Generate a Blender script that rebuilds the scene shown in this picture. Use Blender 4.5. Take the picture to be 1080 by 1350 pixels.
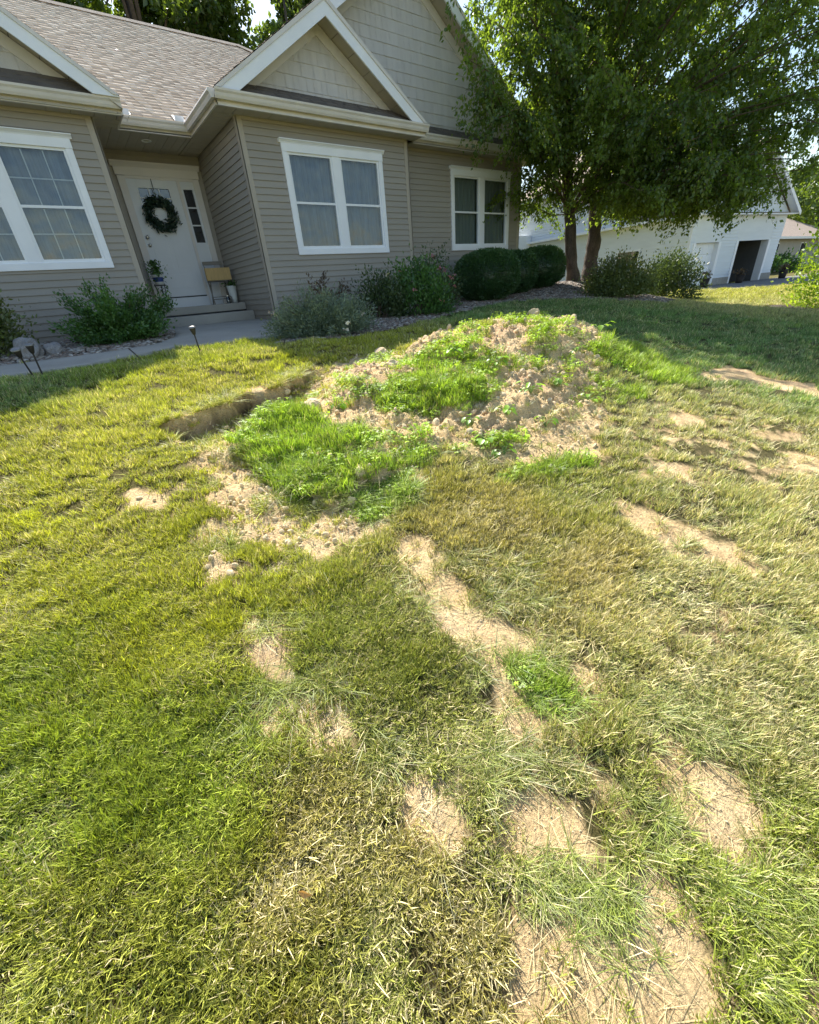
import bpy, math, random
import numpy as np
from mathutils import Matrix, Vector

for _o in list(bpy.data.objects):
    bpy.data.objects.remove(_o, do_unlink=True)
SC = bpy.context.scene
COL = SC.collection

# ------------------------------------------------------------------ camera
cam_data = bpy.data.cameras.new('camera')
cam_data.sensor_fit = 'HORIZONTAL'
cam_data.sensor_width = 36.0
cam_data.lens = 545.0 / 1080.0 * 36.0
cam_data.clip_start = 0.05
cam_data.clip_end = 2000
cam = bpy.data.objects.new('camera', cam_data)
COL.objects.link(cam)
CM = [[0.78968307, -0.34204024, 0.50932222],
      [-0.60929103, -0.33997640, 0.71636617],
      [-0.07186852, -0.87602770, -0.47687566]]
cam.matrix_world = Matrix(((CM[0][0], -CM[0][1], -CM[0][2], 0),
                           (CM[1][0], -CM[1][1], -CM[1][2], 0),
                           (CM[2][0], -CM[2][1], -CM[2][2], 0),
                           (0, 0, 0, 1)))
SC.camera = cam

# ------------------------------------------------------------------ light
SUN_AZ = math.radians(15)      # measured from +Y (into the picture) towards +X
SUN_EL = math.radians(45.5)
world = bpy.data.worlds.new('World')
SC.world = world
world.use_nodes = True
wn = world.node_tree.nodes
wn.clear()
sky = wn.new('ShaderNodeTexSky')
sky.sky_type = 'NISHITA'
sky.sun_disc = False
sky.sun_elevation = SUN_EL
sky.sun_rotation = SUN_AZ
sky.air_density = 1.3
sky.dust_density = 0.8
sky.ozone_density = 1.0
wbg = wn.new('ShaderNodeBackground')
wbg.inputs['Strength'].default_value = 0.092
wout = wn.new('ShaderNodeOutputWorld')
world.node_tree.links.new(sky.outputs[0], wbg.inputs[0])
world.node_tree.links.new(wbg.outputs[0], wout.inputs[0])
sun_d = bpy.data.lights.new('sun', 'SUN')
sun_d.energy = 5.0
sun_d.angle = math.radians(0.5)
sun_d.color = (1.0, 0.94, 0.84)
sun = bpy.data.objects.new('sun', sun_d)
COL.objects.link(sun)
sv = Vector((math.sin(SUN_AZ) * math.cos(SUN_EL), math.cos(SUN_AZ) * math.cos(SUN_EL), math.sin(SUN_EL)))
sun.rotation_euler = sv.to_track_quat('Z', 'Y').to_euler()
sun.location = (0, 0, 40)

SC.view_settings.view_transform = 'Standard'
SC.view_settings.look = 'None'
SC.view_settings.gamma = 1
SC.view_settings.exposure = 1.2
SC.render.engine = 'CYCLES'
try:
    SC.cycles.max_bounces = 8
    SC.cycles.transparent_max_bounces = 8
    SC.cycles.sample_clamp_indirect = 8
except Exception:
    pass

# ------------------------------------------------------------------ helpers
def tag(o, label=None, cat=None, group=None, kind=None):
    if label: o['label'] = label
    if cat: o['category'] = cat
    if group: o['group'] = group
    if kind: o['kind'] = kind
    return o

def empty(name, loc=(0, 0, 0), rz=0.0):
    o = bpy.data.objects.new(name, None)
    o.empty_display_size = 0.1
    o.location = loc
    o.rotation_euler = (0, 0, rz)
    COL.objects.link(o)
    return o

def kids(o):
    return [c for c in bpy.data.objects if c.parent == o]

def copy_tree(o, parent=None):
    c = o.copy()
    COL.objects.link(c)
    c.parent = parent
    for ch in kids(o):
        copy_tree(ch, c)
    return c

class MB:
    """collects shapes, becomes one mesh object"""
    def __init__(s):
        s.v = []; s.f = []
    def add(s, vs, fs):
        n = len(s.v)
        s.v += [tuple(v) for v in vs]
        s.f += [tuple(i + n for i in f) for f in fs]
        return s
    def box(s, x0, x1, y0, y1, z0, z1):
        v = [(x0, y0, z0), (x1, y0, z0), (x1, y1, z0), (x0, y1, z0), (x0, y0, z1), (x1, y0, z1), (x1, y1, z1), (x0, y1, z1)]
        return s.add(v, [(0, 3, 2, 1), (4, 5, 6, 7), (0, 1, 5, 4), (1, 2, 6, 5), (2, 3, 7, 6), (3, 0, 4, 7)])
    def prism(s, pts, d):
        """pts: planar loop, extruded by vector d"""
        n = len(pts)
        v = [tuple(p) for p in pts] + [(p[0] + d[0], p[1] + d[1], p[2] + d[2]) for p in pts]
        f = [tuple(range(n))[::-1], tuple(range(n, 2 * n))]
        for i in range(n):
            j = (i + 1) % n
            f.append((i, j, j + n, i + n))
        return s.add(v, f)
    def quad(s, a, b, c, d):
        return s.add([a, b, c, d], [(0, 1, 2, 3)])
    def tube(s, pts, rad, n=8, cap=True):
        pts = [Vector(p) for p in pts]
        if not hasattr(rad, '__len__'): rad = [rad] * len(pts)
        base = len(s.v)
        up = Vector((0.13, 0.27, 1)).normalized()
        for i, p in enumerate(pts):
            t = (pts[min(i + 1, len(pts) - 1)] - pts[max(i - 1, 0)]).normalized()
            a = t.cross(up)
            if a.length < 1e-3: a = t.cross(Vector((1, 0, 0)))
            a.normalize(); b = t.cross(a)
            for k in range(n):
                an = 2 * math.pi * k / n
                s.v.append(tuple(p + (a * math.cos(an) + b * math.sin(an)) * rad[i]))
        for i in range(len(pts) - 1):
            for k in range(n):
                k2 = (k + 1) % n
                s.f.append((base + i * n + k, base + i * n + k2, base + (i + 1) * n + k2, base + (i + 1) * n + k))
        if cap:
            s.f.append(tuple(base + k for k in range(n))[::-1])
            s.f.append(tuple(base + (len(pts) - 1) * n + k for k in range(n)))
        return s
    def lathe(s, prof, c=(0, 0, 0), n=20):
        base = len(s.v)
        for r, z in prof:
            for k in range(n):
                a = 2 * math.pi * k / n
                s.v.append((c[0] + r * math.cos(a), c[1] + r * math.sin(a), c[2] + z))
        for i in range(len(prof) - 1):
            for k in range(n):
                k2 = (k + 1) % n
                s.f.append((base + i * n + k, base + i * n + k2, base + (i + 1) * n + k2, base + (i + 1) * n + k))
        return s
    def build(s, name, mat, parent=None, smooth=False, loc=None, bevel=0):
        me = bpy.data.meshes.new(name)
        me.from_pydata(s.v, [], s.f)
        me.materials.append(mat)
        me.update()
        if smooth:
            me.polygons.foreach_set('use_smooth', [True] * len(me.polygons))
        o = bpy.data.objects.new(name, me)
        COL.objects.link(o)
        if parent: o.parent = parent
        if loc: o.location = loc
        if bevel:
            m = o.modifiers.new('bevel', 'BEVEL'); m.width = bevel; m.segments = 2; m.limit_method = 'ANGLE'
        return o

def np_mesh(name, V, quads=None, tris=None, mat=None, parent=None, smooth=False, link=True):
    """fast mesh from numpy arrays"""
    me = bpy.data.meshes.new(name)
    V = np.asarray(V, dtype=np.float32)
    parts = []; sizes = []
    if quads is not None and len(quads):
        parts.append(np.asarray(quads, dtype=np.int32).ravel()); sizes.append(np.full(len(quads), 4, dtype=np.int32))
    if tris is not None and len(tris):
        parts.append(np.asarray(tris, dtype=np.int32).ravel()); sizes.append(np.full(len(tris), 3, dtype=np.int32))
    li = np.concatenate(parts); sz = np.concatenate(sizes)
    me.vertices.add(len(V)); me.vertices.foreach_set('co', V.ravel())
    me.loops.add(len(li)); me.loops.foreach_set('vertex_index', li)
    me.polygons.add(len(sz))
    st = np.concatenate([[0], np.cumsum(sz)[:-1]]).astype(np.int32)
    me.polygons.foreach_set('loop_start', st)
    me.polygons.foreach_set('loop_total', sz)
    if smooth:
        me.polygons.foreach_set('use_smooth', np.ones(len(sz), dtype=bool))
    me.update(calc_edges=True)
    if mat: me.materials.append(mat)
    o = bpy.data.objects.new(name, me)
    if link: COL.objects.link(o)
    if parent: o.parent = parent
    return o

def attr(o, name, typ, dom, data):
    a = o.data.attributes.new(name, typ, dom)
    d = np.asarray(data, dtype=np.int32 if typ == 'INT' else np.float32)
    key = {'FLOAT': 'value', 'INT': 'value', 'FLOAT_VECTOR': 'vector', 'FLOAT_COLOR': 'color'}[typ]
    a.data.foreach_set(key, d.ravel())

# ------------------------------------------------------------------ material helpers
def new_mat(name):
    m = bpy.data.materials.new(name)
    m.use_nodes = True
    nt = m.node_tree
    nt.nodes.clear()
    out = nt.nodes.new('ShaderNodeOutputMaterial')
    return m, nt, out

def N(nt, t, **kw):
    n = nt.nodes.new(t)
    for k, v in kw.items():
        if k.startswith('i_'):
            n.inputs[k[2:].replace('_', ' ')].default_value = v
        else:
            setattr(n, k, v)
    return n

def ramp(nt, stops):
    r = nt.nodes.new('ShaderNodeValToRGB')
    e = r.color_ramp.elements
    while len(e) < len(stops): e.new(0.5)
    for i, (p, c) in enumerate(stops):
        e[i].position = p
        e[i].color = (c[0], c[1], c[2], 1) if hasattr(c, '__len__') else (c, c, c, 1)
    return r

def surf(name, col, rough=0.6, var=0.12, scale=3.0, bump=0.0, bscale=60.0, metal=0.0, spec=0.5, stretch=None, fine=0.0, fscale=200.0):
    """principled surface with two scales of tonal variation and a bump"""
    m, nt, out = new_mat(name)
    L = nt.links.new
    tc = N(nt, 'ShaderNodeTexCoord')
    src = tc.outputs['Object']
    if stretch:
        mp = N(nt, 'ShaderNodeMapping'); mp.inputs['Scale'].default_value = stretch
        L(src, mp.inputs[0]); src = mp.outputs[0]
    n1 = N(nt, 'ShaderNodeTexNoise', i_Scale=scale, i_Detail=6.0, i_Roughness=0.6); L(src, n1.inputs[0])
    r = ramp(nt, [(0.3, [c * (1 - var) for c in col]), (0.7, [min(1, c * (1 + var)) for c in col])])
    L(n1.outputs[0], r.inputs[0])
    b = N(nt, 'ShaderNodeBsdfPrincipled', i_Roughness=rough, i_Metallic=metal)
    b.inputs['Specular IOR Level'].default_value = spec
    cs = r.outputs[0]
    if fine:
        n3 = N(nt, 'ShaderNodeTexNoise', i_Scale=fscale, i_Detail=2.0); L(src, n3.inputs[0])
        r3 = ramp(nt, [(0.35, 1 - fine), (0.65, 1.0)]); L(n3.outputs[0], r3.inputs[0])
        mx = N(nt, 'ShaderNodeMix', data_type='RGBA', blend_type='MULTIPLY'); mx.inputs[0].default_value = 1
        L(cs, mx.inputs[6]); L(r3.outputs[0], mx.inputs[7]); cs = mx.outputs[2]
    L(cs, b.inputs['Base Color'])
    if bump:
        n2 = N(nt, 'ShaderNodeTexNoise', i_Scale=bscale, i_Detail=4.0); L(src, n2.inputs[0])
        bp = N(nt, 'ShaderNodeBump', i_Strength=bump, i_Distance=0.02); L(n2.outputs[0], bp.inputs['Height'])
        L(bp.outputs[0], b.inputs['Normal'])
    L(b.outputs[0], out.inputs[0])
    return m

# ------------------------------------------------------------------ numpy noise
def _h(ix, iy, seed):
    n = (ix.astype(np.int64) * 374761393 + iy.astype(np.int64) * 668265263 + seed * 1442695041) & 0x7fffffff
    n = ((n ^ (n >> 13)) * 1274126177) & 0x7fffffff
    n = (n ^ (n >> 16))
    return (n & 0xffff) / 65535.0

def vn(x, y, seed=0):
    x = np.asarray(x, float); y = np.asarray(y, float)
    ix = np.floor(x); iy = np.floor(y)
    fx = x - ix; fy = y - iy
    fx = fx * fx * (3 - 2 * fx); fy = fy * fy * (3 - 2 * fy)
    a = _h(ix, iy, seed); b = _h(ix + 1, iy, seed); c = _h(ix, iy + 1, seed); d = _h(ix + 1, iy + 1, seed)
    return (a * (1 - fx) + b * fx) * (1 - fy) + (c * (1 - fx) + d * fx) * fy - 0.5

def fbm(x, y, seed=0, oct=4):
    s = 0; a = 1.0; t = 0
    for i in range(oct):
        s = s + a * vn(x * 2 ** i + 17.3 * i, y * 2 ** i - 9.1 * i, seed + i); t += a; a *= 0.55
    return s / t

def sstep(a, b, x):
    t = np.clip((x - a) / (b - a), 0, 1)
    return t * t * (3 - 2 * t)

def poly_sd(poly, x, y):
    """signed distance to polygon, negative inside"""
    p = np.asarray(poly, float)
    d = np.full(np.shape(x), 1e9); ins = np.zeros(np.shape(x), bool)
    for i in range(len(p)):
        ax, ay = p[i]; bx, by = p[(i + 1) % len(p)]
        ex, ey = bx - ax, by - ay
        t = np.clip(((x - ax) * ex + (y - ay) * ey) / (ex * ex + ey * ey + 1e-12), 0, 1)
        d = np.minimum(d, np.hypot(x - ax - t * ex, y - ay - t * ey))
        c = (ay > y) != (by > y)
        with np.errstate(divide='ignore', invalid='ignore'):
            xi = ax + (y - ay) * ex / (ey if ey else 1e-12)
        ins ^= c & (x < xi)
    return np.where(ins, -d, d)
# ------------------------------------------------------------------ terrain heights
_ty = np.arange(-400, 400, 0.1)
def _tab(ks, vs, w):
    t = np.interp(_ty, ks, vs)
    k = np.ones(w) / w
    p = np.pad(t, w // 2, mode='edge')
    return np.convolve(p, k, 'same')[w // 2: w // 2 + len(t)]
_tA = _tab([-400, -30, -8, 0, 3, 5.9, 8.5, 12, 60, 400], [-4, -3.6, -2.6, -1.5, -1.05, -0.6, -0.42, -0.38, -0.5, -1.5], 15)
_tB = _tab([-400, -30, -8, 0, 4, 9, 60, 400], [-4, -3.2, -1.9, -1.42, -1.2, -1.18, -1.1, -0.9], 25)

def H0(x, y):
    """lawn without the mound and the dug edge"""
    x = np.asarray(x, float); y = np.asarray(y, float)
    a = np.interp(y, _ty, _tA); b = np.interp(y, _ty, _tB)
    w = sstep(9.5, 17, x)
    z = a * (1 - w) + b * w
    z = z + 0.5 * np.exp(-((x - 13.0) ** 2 + (y - 8.4) ** 2) / (2 * 1.5 ** 2))
    z = z + 0.06 * np.exp(-((x - 2.0) ** 2 / 2.0 + (y - 5.5) ** 2 / 0.3))
    near = sstep(16, 9, np.hypot(x, y))
    z = z + near * sstep(6.6, 5.8, y) * (0.05 * vn(x * 1.1, y * 1.1, 3) + 0.022 * vn(x * 4, y * 4, 5))
    return z

# dug edge: lawn cut like a small step, falling away towards the camera
DIG_A = np.array([0.30, 4.08]); DIG_B = np.array([2.05, 4.70])
def dig(x, y):
    u = DIG_B - DIG_A; L = np.hypot(*u); u = u / L; n = np.array([u[1], -u[0]])
    px = x - DIG_A[0]; py = y - DIG_A[1]
    s = px * u[0] + py * u[1] + 0.05 * vn(x * 5, y * 5, 11)
    v = px * n[0] + py * n[1] + 0.16 * vn(x * 2.6, y * 2.6, 12) + 0.10 * vn(x * 9, y * 9, 16) + 0.05 * vn(x * 20, y * 20, 19) - 0.10 * np.sin(np.clip(s / L, 0, 1) * 3.14)
    return (0.17 - 0.035 * s / L + 0.14 * vn(x * 2.6, y * 2.6, 14)) * sstep(-0.015, 0.035, v) * (1 - sstep(0.22, 0.75, v)) * sstep(-0.06, 0.12, s) * (1 - sstep(L - 0.3, L + 0.25, s))

def mound(x, y):
    def g(cx, cy, sx, sy, h, rot=0.0):
        c, s = math.cos(rot), math.sin(rot)
        dx = (x - cx) * c + (y - cy) * s; dy = -(x - cx) * s + (y - cy) * c
        return h * np.exp(-0.5 * ((dx / sx) ** 2 + (dy / sy) ** 2))
    h = g(4.6, 3.42, 1.05, 0.72, 0.56, 0.1) + g(3.0, 3.85, 0.95, 0.55, 0.20, 0.2) + g(2.3, 2.7, 0.7, 0.5, 0.10) + g(3.3, 2.6, 0.6, 0.4, 0.10)
    h = h + g(4.9, 4.9, 0.5, 0.25, 0.05)
    x = np.asarray(x, float); y = np.asarray(y, float)
    P_ = globals().get('LUSH')
    if P_:
        near = (x > 0.4) & (x < 2.2) & (y > 1.8) & (y < 4)
        if near.any():
            s_ = poly_sd(P_[0], x[near], y[near]) + 0.10 * vn(x[near] * 6, y[near] * 6, 15)
            h = h + 0.0; h[near] += 0.09 * sstep(0.02, -0.05, s_)
    k = sstep(0.02, 0.25, h)
    h = h + k * (0.14 * fbm(x * 1.7, y * 1.7, 21, 3))
    return np.maximum(h - 0.045, 0)

def rough(x, y):
    """lumpy soil relief, scaled by how bare the place is"""
    r = 0.08 * fbm(x * 4, y * 4, 31, 2) + 0.07 * np.abs(vn(x * 8 + .7 * y, y * 9, 33)) + 0.05 * np.abs(vn(x * 17, y * 17, 35)) + 0.03 * vn(x * 26, y * 26, 34) - 0.02
    return r

def H(x, y):
    return H0(x, y) - dig(x, y) + mound(x, y)

def dig_rim(x, y):
    """bare rim just behind the cut"""
    u = DIG_B - DIG_A; L = np.hypot(*u); u = u / L; n = np.array([u[1], -u[0]])
    s = (x - DIG_A[0]) * u[0] + (y - DIG_A[1]) * u[1]; v = (x - DIG_A[0]) * n[0] + (y - DIG_A[1]) * n[1]
    w = 0.09 + 0.16 * vn(x * 6, y * 6, 13)
    return sstep(-w - .02, -w + .03, v) * (1 - sstep(.2, .5, v)) * sstep(0, .2, s) * (1 - sstep(L - .1, L + .3, s))
# ------------------------------------------------------------------ where things lie on the lawn (metres)
SOIL = [[(1.87, 4.54), (2.91, 4.99), (2.92, 3.8), (4.49, 5.41), (3.82, 3.58), (7.33, 5.32), (7.26, 4.17), (5.29, 2.62), (4.18, 2.37), (3.78, 1.99), (3.1, 1.64), (2.41, 1.78), (2.14, 1.99), (2.07, 2.32), (1.76, 2.42), (1.59, 2.03), (1.22, 1.88), (0.82, 1.8), (0.58, 2.01), (0.43, 2.2), (0.22, 1.85), (0.09, 1.99), (0.18, 2.31), (0.34, 2.44), (0.34, 2.95), (0.46, 3.5), (0.34, 3.84), (0.34, 4.09), (1.24, 4.39), (1.78, 4.49)], [(1.1, 1.69), (1.22, 1.6), (1.11, 1.28), (1.1, 0.98), (1.15, 0.78), (1.03, 0.67), (0.95, 0.77), (0.92, 1.02), (0.91, 1.31)], [(0.2, 1.57), (0.28, 1.6), (0.28, 1.37), (0.22, 1.28), (0.13, 1.36)], [(0.1, 1.16), (0.18, 1.18), (0.33, 0.98), (0.26, 0.94), (0.14, 1.02), (0.08, 1.11)], [(0.37, 0.69), (0.43, 0.64), (0.44, 0.52), (0.38, 0.47), (0.33, 0.53)], [(0.85, 0.66), (0.94, 0.59), (0.82, 0.48), (0.75, 0.46), (0.74, 0.55)], [(0.57, 0.45), (0.68, 0.41), (0.71, 0.28), (0.64, 0.23), (0.56, 0.3), (0.52, 0.39)], [(1.1, 0.22), (1.18, 0.15), (1.27, 0.04), (1.22, -0.06), (1.06, -0.08), (0.99, 0.01), (1.02, 0.14)], [(0.4, 0.21), (0.5, 0.16), (0.61, 0.03), (0.76, 0.09), (0.82, 0.03), (0.75, -0.04), (0.7, -0.1), (0.57, -0.11), (0.27, 0.13)], [(1.18, 0.6), (1.25, 0.55), (1.16, 0.45), (1.09, 0.49)], [(2.44, 1.14), (2.5, 0.97), (2.52, 0.58), (2.53, 0.35), (2.43, 0.36), (2.33, 0.54), (2.28, 0.85)], [(0.84, -0.27), (0.91, -0.3), (0.83, -0.31), (0.79, -0.28)], [(6.07, 2.05), (6.78, 1.97), (6.47, 1.57), (6.68, 1.07), (6.19, 0.89), (6.15, 1.19), (6.1, 1.65), (5.9, 1.9)], [(3.21, 1.18), (3.29, 1.05), (3.12, 1.01), (3.04, 1.12)], [(4.32, 0.69), (4.5, 0.56), (4.17, 0.46), (4.08, 0.58)], [(4.41, 1.66), (4.57, 1.49), (4.35, 1.36), (4.07, 1.48)], [(2.77, 2.07), (3.22, 1.79), (2.97, 1.56), (2.4, 1.84)], [(-0.01, 3.09), (0.14, 2.97), (0.1, 2.83), (-0.02, 2.91)], [(0.27, 2.49), (0.61, 2.18), (0.86, 1.83), (0.75, 1.8), (0.57, 1.99), (0.33, 2.27)]]
LUSH = [[(0.77, 3.33), (1.17, 3.97), (1.4, 3.47), (1.62, 2.95), (1.65, 2.51), (1.37, 2.21), (0.97, 2.19), (0.82, 2.31), (0.7, 2.7)], [(2.02, 3.36), (2.4, 3.45), (2.85, 3.4), (3.0, 2.8), (2.76, 2.53), (2.14, 2.69), (1.94, 3.0)], [(2.55, 3.65), (3.07, 3.79), (3.3, 3.54), (3.34, 3.12), (3.76, 2.83), (3.56, 2.6), (3.0, 2.8), (2.63, 3.26)], [(4.57, 2.78), (6.25, 3.1), (6.11, 2.25), (5.55, 1.9), (4.98, 2.14), (4.45, 2.54)], [(2.13, 1.87), (2.48, 1.84), (2.98, 1.54), (2.84, 1.42), (2.18, 1.6), (1.99, 1.71)], [(0.96, 0.79), (1.16, 0.71), (1.14, 0.51), (1.11, 0.4), (0.92, 0.48), (0.9, 0.62)], [(1.67, 2.63), (2.1, 2.64), (1.93, 2.26), (1.53, 2.08), (1.24, 2.07)], [(4.2, 2.25), (4.77, 2.12), (4.44, 1.91), (3.99, 1.99)], [(1.56, 4.39), (1.82, 4.36), (1.35, 3.37), (1.09, 3.59)], [(1.03, 0.35), (1.12, 0.26), (1.03, 0.19), (0.96, 0.27)], [(1.16, 2.37), (1.75, 2.22), (1.48, 1.9), (1.1, 1.87), (0.94, 2.05)]]
LONG = [(0.31, 2.22), (1.18, 1.08), (1.28, 0.31), (1.33, 0.22), (1.33, 0.14), (1.17, 0.34), (0.81, 0.51), (0.85, 0.38), (0.64, 0.57), (0.6, 0.5), (0.59, 0.19), (0.62, 0.13), (0.61, 0.1), (0.55, 0.2), (0.68, 0.1), (0.47, 0.24), (0.91, 0.2), (0.87, 0.13), (0.96, 0.11), (0.27, 1.53), (0.13, 1.25), (0.26, 1.18), (0.34, 1.13), (0.86, 0.86), (1.08, 0.72), (0.91, 1.22), (1.36, 0.13), (1.38, 0.06), (0.56, 0.26), (0.71, 0.46), (1.39, 1.12), (1.32, 0.91), (1.27, 1.33), (1.61, 2.82), (0.83, 2.38), (0.95, 2.25), (1.11, 2.23), (0.35, 0.79), (0.91, -0.08), (1.01, -0.19), (0.8, -0.18), (0.96, -0.22), (0.69, 3.85), (0.8, 3.16), (0.98, 4.33), (2.0, 4.69), (1.76, 4.57)]
ZONE = [(-0.45, 4.67, 0.25, 'yg'), (0.9, 5.18, 0.25, 'yg'), (-0.5, 2.58, 0.12, 'yg'), (-0.07, 2.65, 0.12, 'yg'), (-0.44, 1.72, 0.08, 'gr'), (-0.55, 1.32, 0.05, 'gr'), (-0.27, 1.2, 0.05, 'gr'), (-0.5, 0.87, 0.2, 'gy'), (-0.16, 0.8, 0.22, 'gy'), (0.05, 0.54, 0.33, 'ol'), (-0.04, 1.66, 0.15, 'yg'), (0.6, 1.46, 0.3, 'ol'), (0.35, 1.16, 0.28, 'ol'), (0.65, 0.74, 0.35, 'ol'), (1.7, 1.5, 0.45, 'ob'), (1.8, 0.81, 0.45, 'ob'), (1.69, 0.38, 0.6, 'pa'), (1.56, 0.05, 0.4, 'pa'), (1.23, -0.15, 0.28, 'gr'), (2.5, 0.34, 0.6, 'pa'), (3.48, 0.89, 0.65, 'pa'), (4.35, 0.65, 0.6, 'pa'), (2.8, 1.4, 0.45, 'ol'), (4.17, 1.46, 0.5, 'pa'), (0.1, 0.86, 0.4, 'ob'), (0.34, 0.57, 0.4, 'ob'), (-0.16, 0.54, 0.33, 'ob'), (0.2, 0.26, 0.38, 'ob'), (0.79, -0.11, 0.22, 'gr'), (9.45, 2.49, 0.15, 'bg_shade'), (8.42, 4.71, 0.15, 'bg_shade'), (8.18, 6.34, 0.15, 'bg_shade'), (7.81, 1.37, 0.2, 'bg_shade'), (8.94, 3.52, 0.12, 'bg_shade'), (28.07, 6.24, 0.3, 'yg'), (13.42, 4.85, 0.5, 'pa'), (-0.58, 3.02, 0.1, 'yg'), (0.7, 1.01, 0.3, 'ol'), (3.52, 5.35, 0.15, 'yg'), (-0.59, 5.9, 0.2, 'bg_shade'), (0.34, 6.43, 0.2, 'gr'), (-0.74, 6.45, 0.2, 'gr'), (-0.19, 3.55, 0.3, 'yg'), (0.88, -0.26, 0.25, 'gr'), (1.62, 1.15, 0.4, 'ol')]
WEEDS = [(3.22, 2.86), (2.41, 2.4), (2.3, 2.14), (2.77, 2.33), (3.62, 2.44), (4.25, 2.67), (3.71, 2.15), (3.18, 2.41), (2.98, 2.08), (5.23, 2.99), (3.01, 3.71), (1.7, 3.38), (3.13, 3.35), (1.5, 3.24), (2.35, 1.99), (1.82, 2.64)]
THIN = [[(1.08, 1.8), (1.32, 1.64), (1.29, 1.18), (1.25, 0.7), (1.32, 0.42), (1.28, 0.12), (1.25, -0.07), (1.03, -0.11), (0.8, 0.01), (0.62, -0.14), (0.24, 0.15), (0.38, 0.33), (0.53, 0.51), (0.75, 0.67), (0.83, 0.97), (0.82, 1.34)], [(0.19, 1.76), (0.38, 1.67), (0.34, 1.34), (0.39, 0.99), (0.3, 0.85), (0.03, 1.07), (0.07, 1.4)], [(0.35, 0.79), (0.54, 0.61), (0.44, 0.45), (0.29, 0.48), (0.27, 0.63)], [(2.45, 1.25), (2.68, 0.96), (2.64, 0.32), (2.34, 0.26), (2.18, 0.52), (2.18, 0.89)], [(4.49, 1.89), (5.16, 0.8), (3.77, 0.37), (3.3, 0.78), (2.83, 1.08)], [(0.18, 2.66), (1.0, 1.96), (0.85, 1.66), (0.32, 1.91), (0.22, 1.73), (0.0, 1.94)], [(-0.06, 3.46), (0.41, 3.15), (0.23, 2.52), (-0.16, 2.79)], [(1.94, 0.56), (2.21, 0.25), (1.88, 0.09), (1.57, 0.32)], [(3.41, 1.91), (3.98, 1.38), (2.91, 1.02), (2.7, 1.46)]]
# ------------------------------------------------------------------ masks
WALK = [(-9, 6.5), (0, 6.42), (1.2, 6.9), (2.15, 6.78), (2.75, 6.7), (3.3, 7.2), (3.6, 8.2), (3.62, 8.79), (3.40, 8.8), (3.40, 9.94), (1.50, 9.94), (1.55, 8.9), (1.35, 7.9), (0.9, 7.35), (0, 7.2), (-9, 7.35)]
BED_L = [(-9, 7.36), (0, 7.21), (0.9, 7.36), (1.35, 7.91), (1.55, 8.9), (1.50, 11), (-9, 11)]
BED_R = [(2.2, 6.0), (3.2, 5.75), (4.3, 6.0), (5.6, 6.45), (7.2, 7.0), (8.7, 7.3), (9.8, 6.5), (10.6, 5.6), (11.6, 5.1), (12.8, 5.3), (14.4, 6.6), (15.2, 8.5), (14.8, 10.2), (11.1, 10.8), (3.4, 9.3), (3.62, 8.8), (3.6, 8.2), (3.3, 7.2), (2.75, 6.7)]
DRIVE = [(27.5, 11.2), (25.6, 10.3), (25.0, 8.2), (27.5, 5.6), (38, 2.0), (70, -3), (70, 3), (44, 8.2), (36.2, 9.7)]
MULCH_R = (15.5, 3.3, 0.95)

def soil_mask(x, y):
    n = 0.16 * fbm(x * 3.2, y * 3.2, 41, 3) + 0.16 * fbm(x * 13, y * 13, 42, 3)
    m = np.zeros(np.shape(x))
    for i, p in enumerate(SOIL):
        sz = max(np.ptp([q[0] for q in p]), np.ptp([q[1] for q in p]))
        k = min(1.0, 0.1 + sz * 0.3)
        d = poly_sd(p, x, y) + n * k * (1.6 if i == 0 else 1.1) - (0.036 if i else 0)
        m = np.maximum(m, sstep(0.05 * k + .005, -0.05 * k, d))
    # worn places: the turf breaks up into islands
    wn_ = fbm(x * 9, y * 9, 44, 3) + 0.5 * vn(x * 30, y * 30, 46) * .5
    t = thin_mask(x, y)
    m = np.maximum(m, 0.85 * t * sstep(0.02, 0.13, wn_))
    # ragged rim and grass islands inside every patch
    m = np.maximum(m, dig_rim(x, y))
    m = m * (1 - 0.35 * sstep(0.16, 0.24, fbm(x * 12, y * 12, 47, 3)) * (m < 1.01) * (mound(x, y) < .02))
    return m

def relief(x, y, s):
    """lumps of bare ground: strong on the dug area, faint on the worn streaks"""
    k = 0.16 + 0.95 * sstep(0.15, -0.25, poly_sd(SOIL[0], x, y))
    return s * (rough(x, y) * np.where(dig(x, y) > 0.02, 0.95, k) - 0.006)

def thin_mask(x, y):
    n = 0.10 * fbm(x * 4, y * 4, 45, 3)
    m = np.zeros(np.shape(x))
    for p in THIN: m = np.maximum(m, sstep(0.10, -0.10, poly_sd(p, x, y) + n))
    return m

def lush_mask(x, y, only=None, wt=False):
    n = 0.22 * fbm(x * 4, y * 4, 51, 3)
    m = np.zeros(np.shape(x))
    for i, p in enumerate(LUSH):
        if only is None or i in only:
            m = np.maximum(m, sstep(0.0, -0.12, poly_sd(p, x, y) + n) * ((1, .9, .35, .06, .4, .8, .3, .2, .2, .4, .4)[i] if only is None and wt else 1))
    return m

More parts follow.
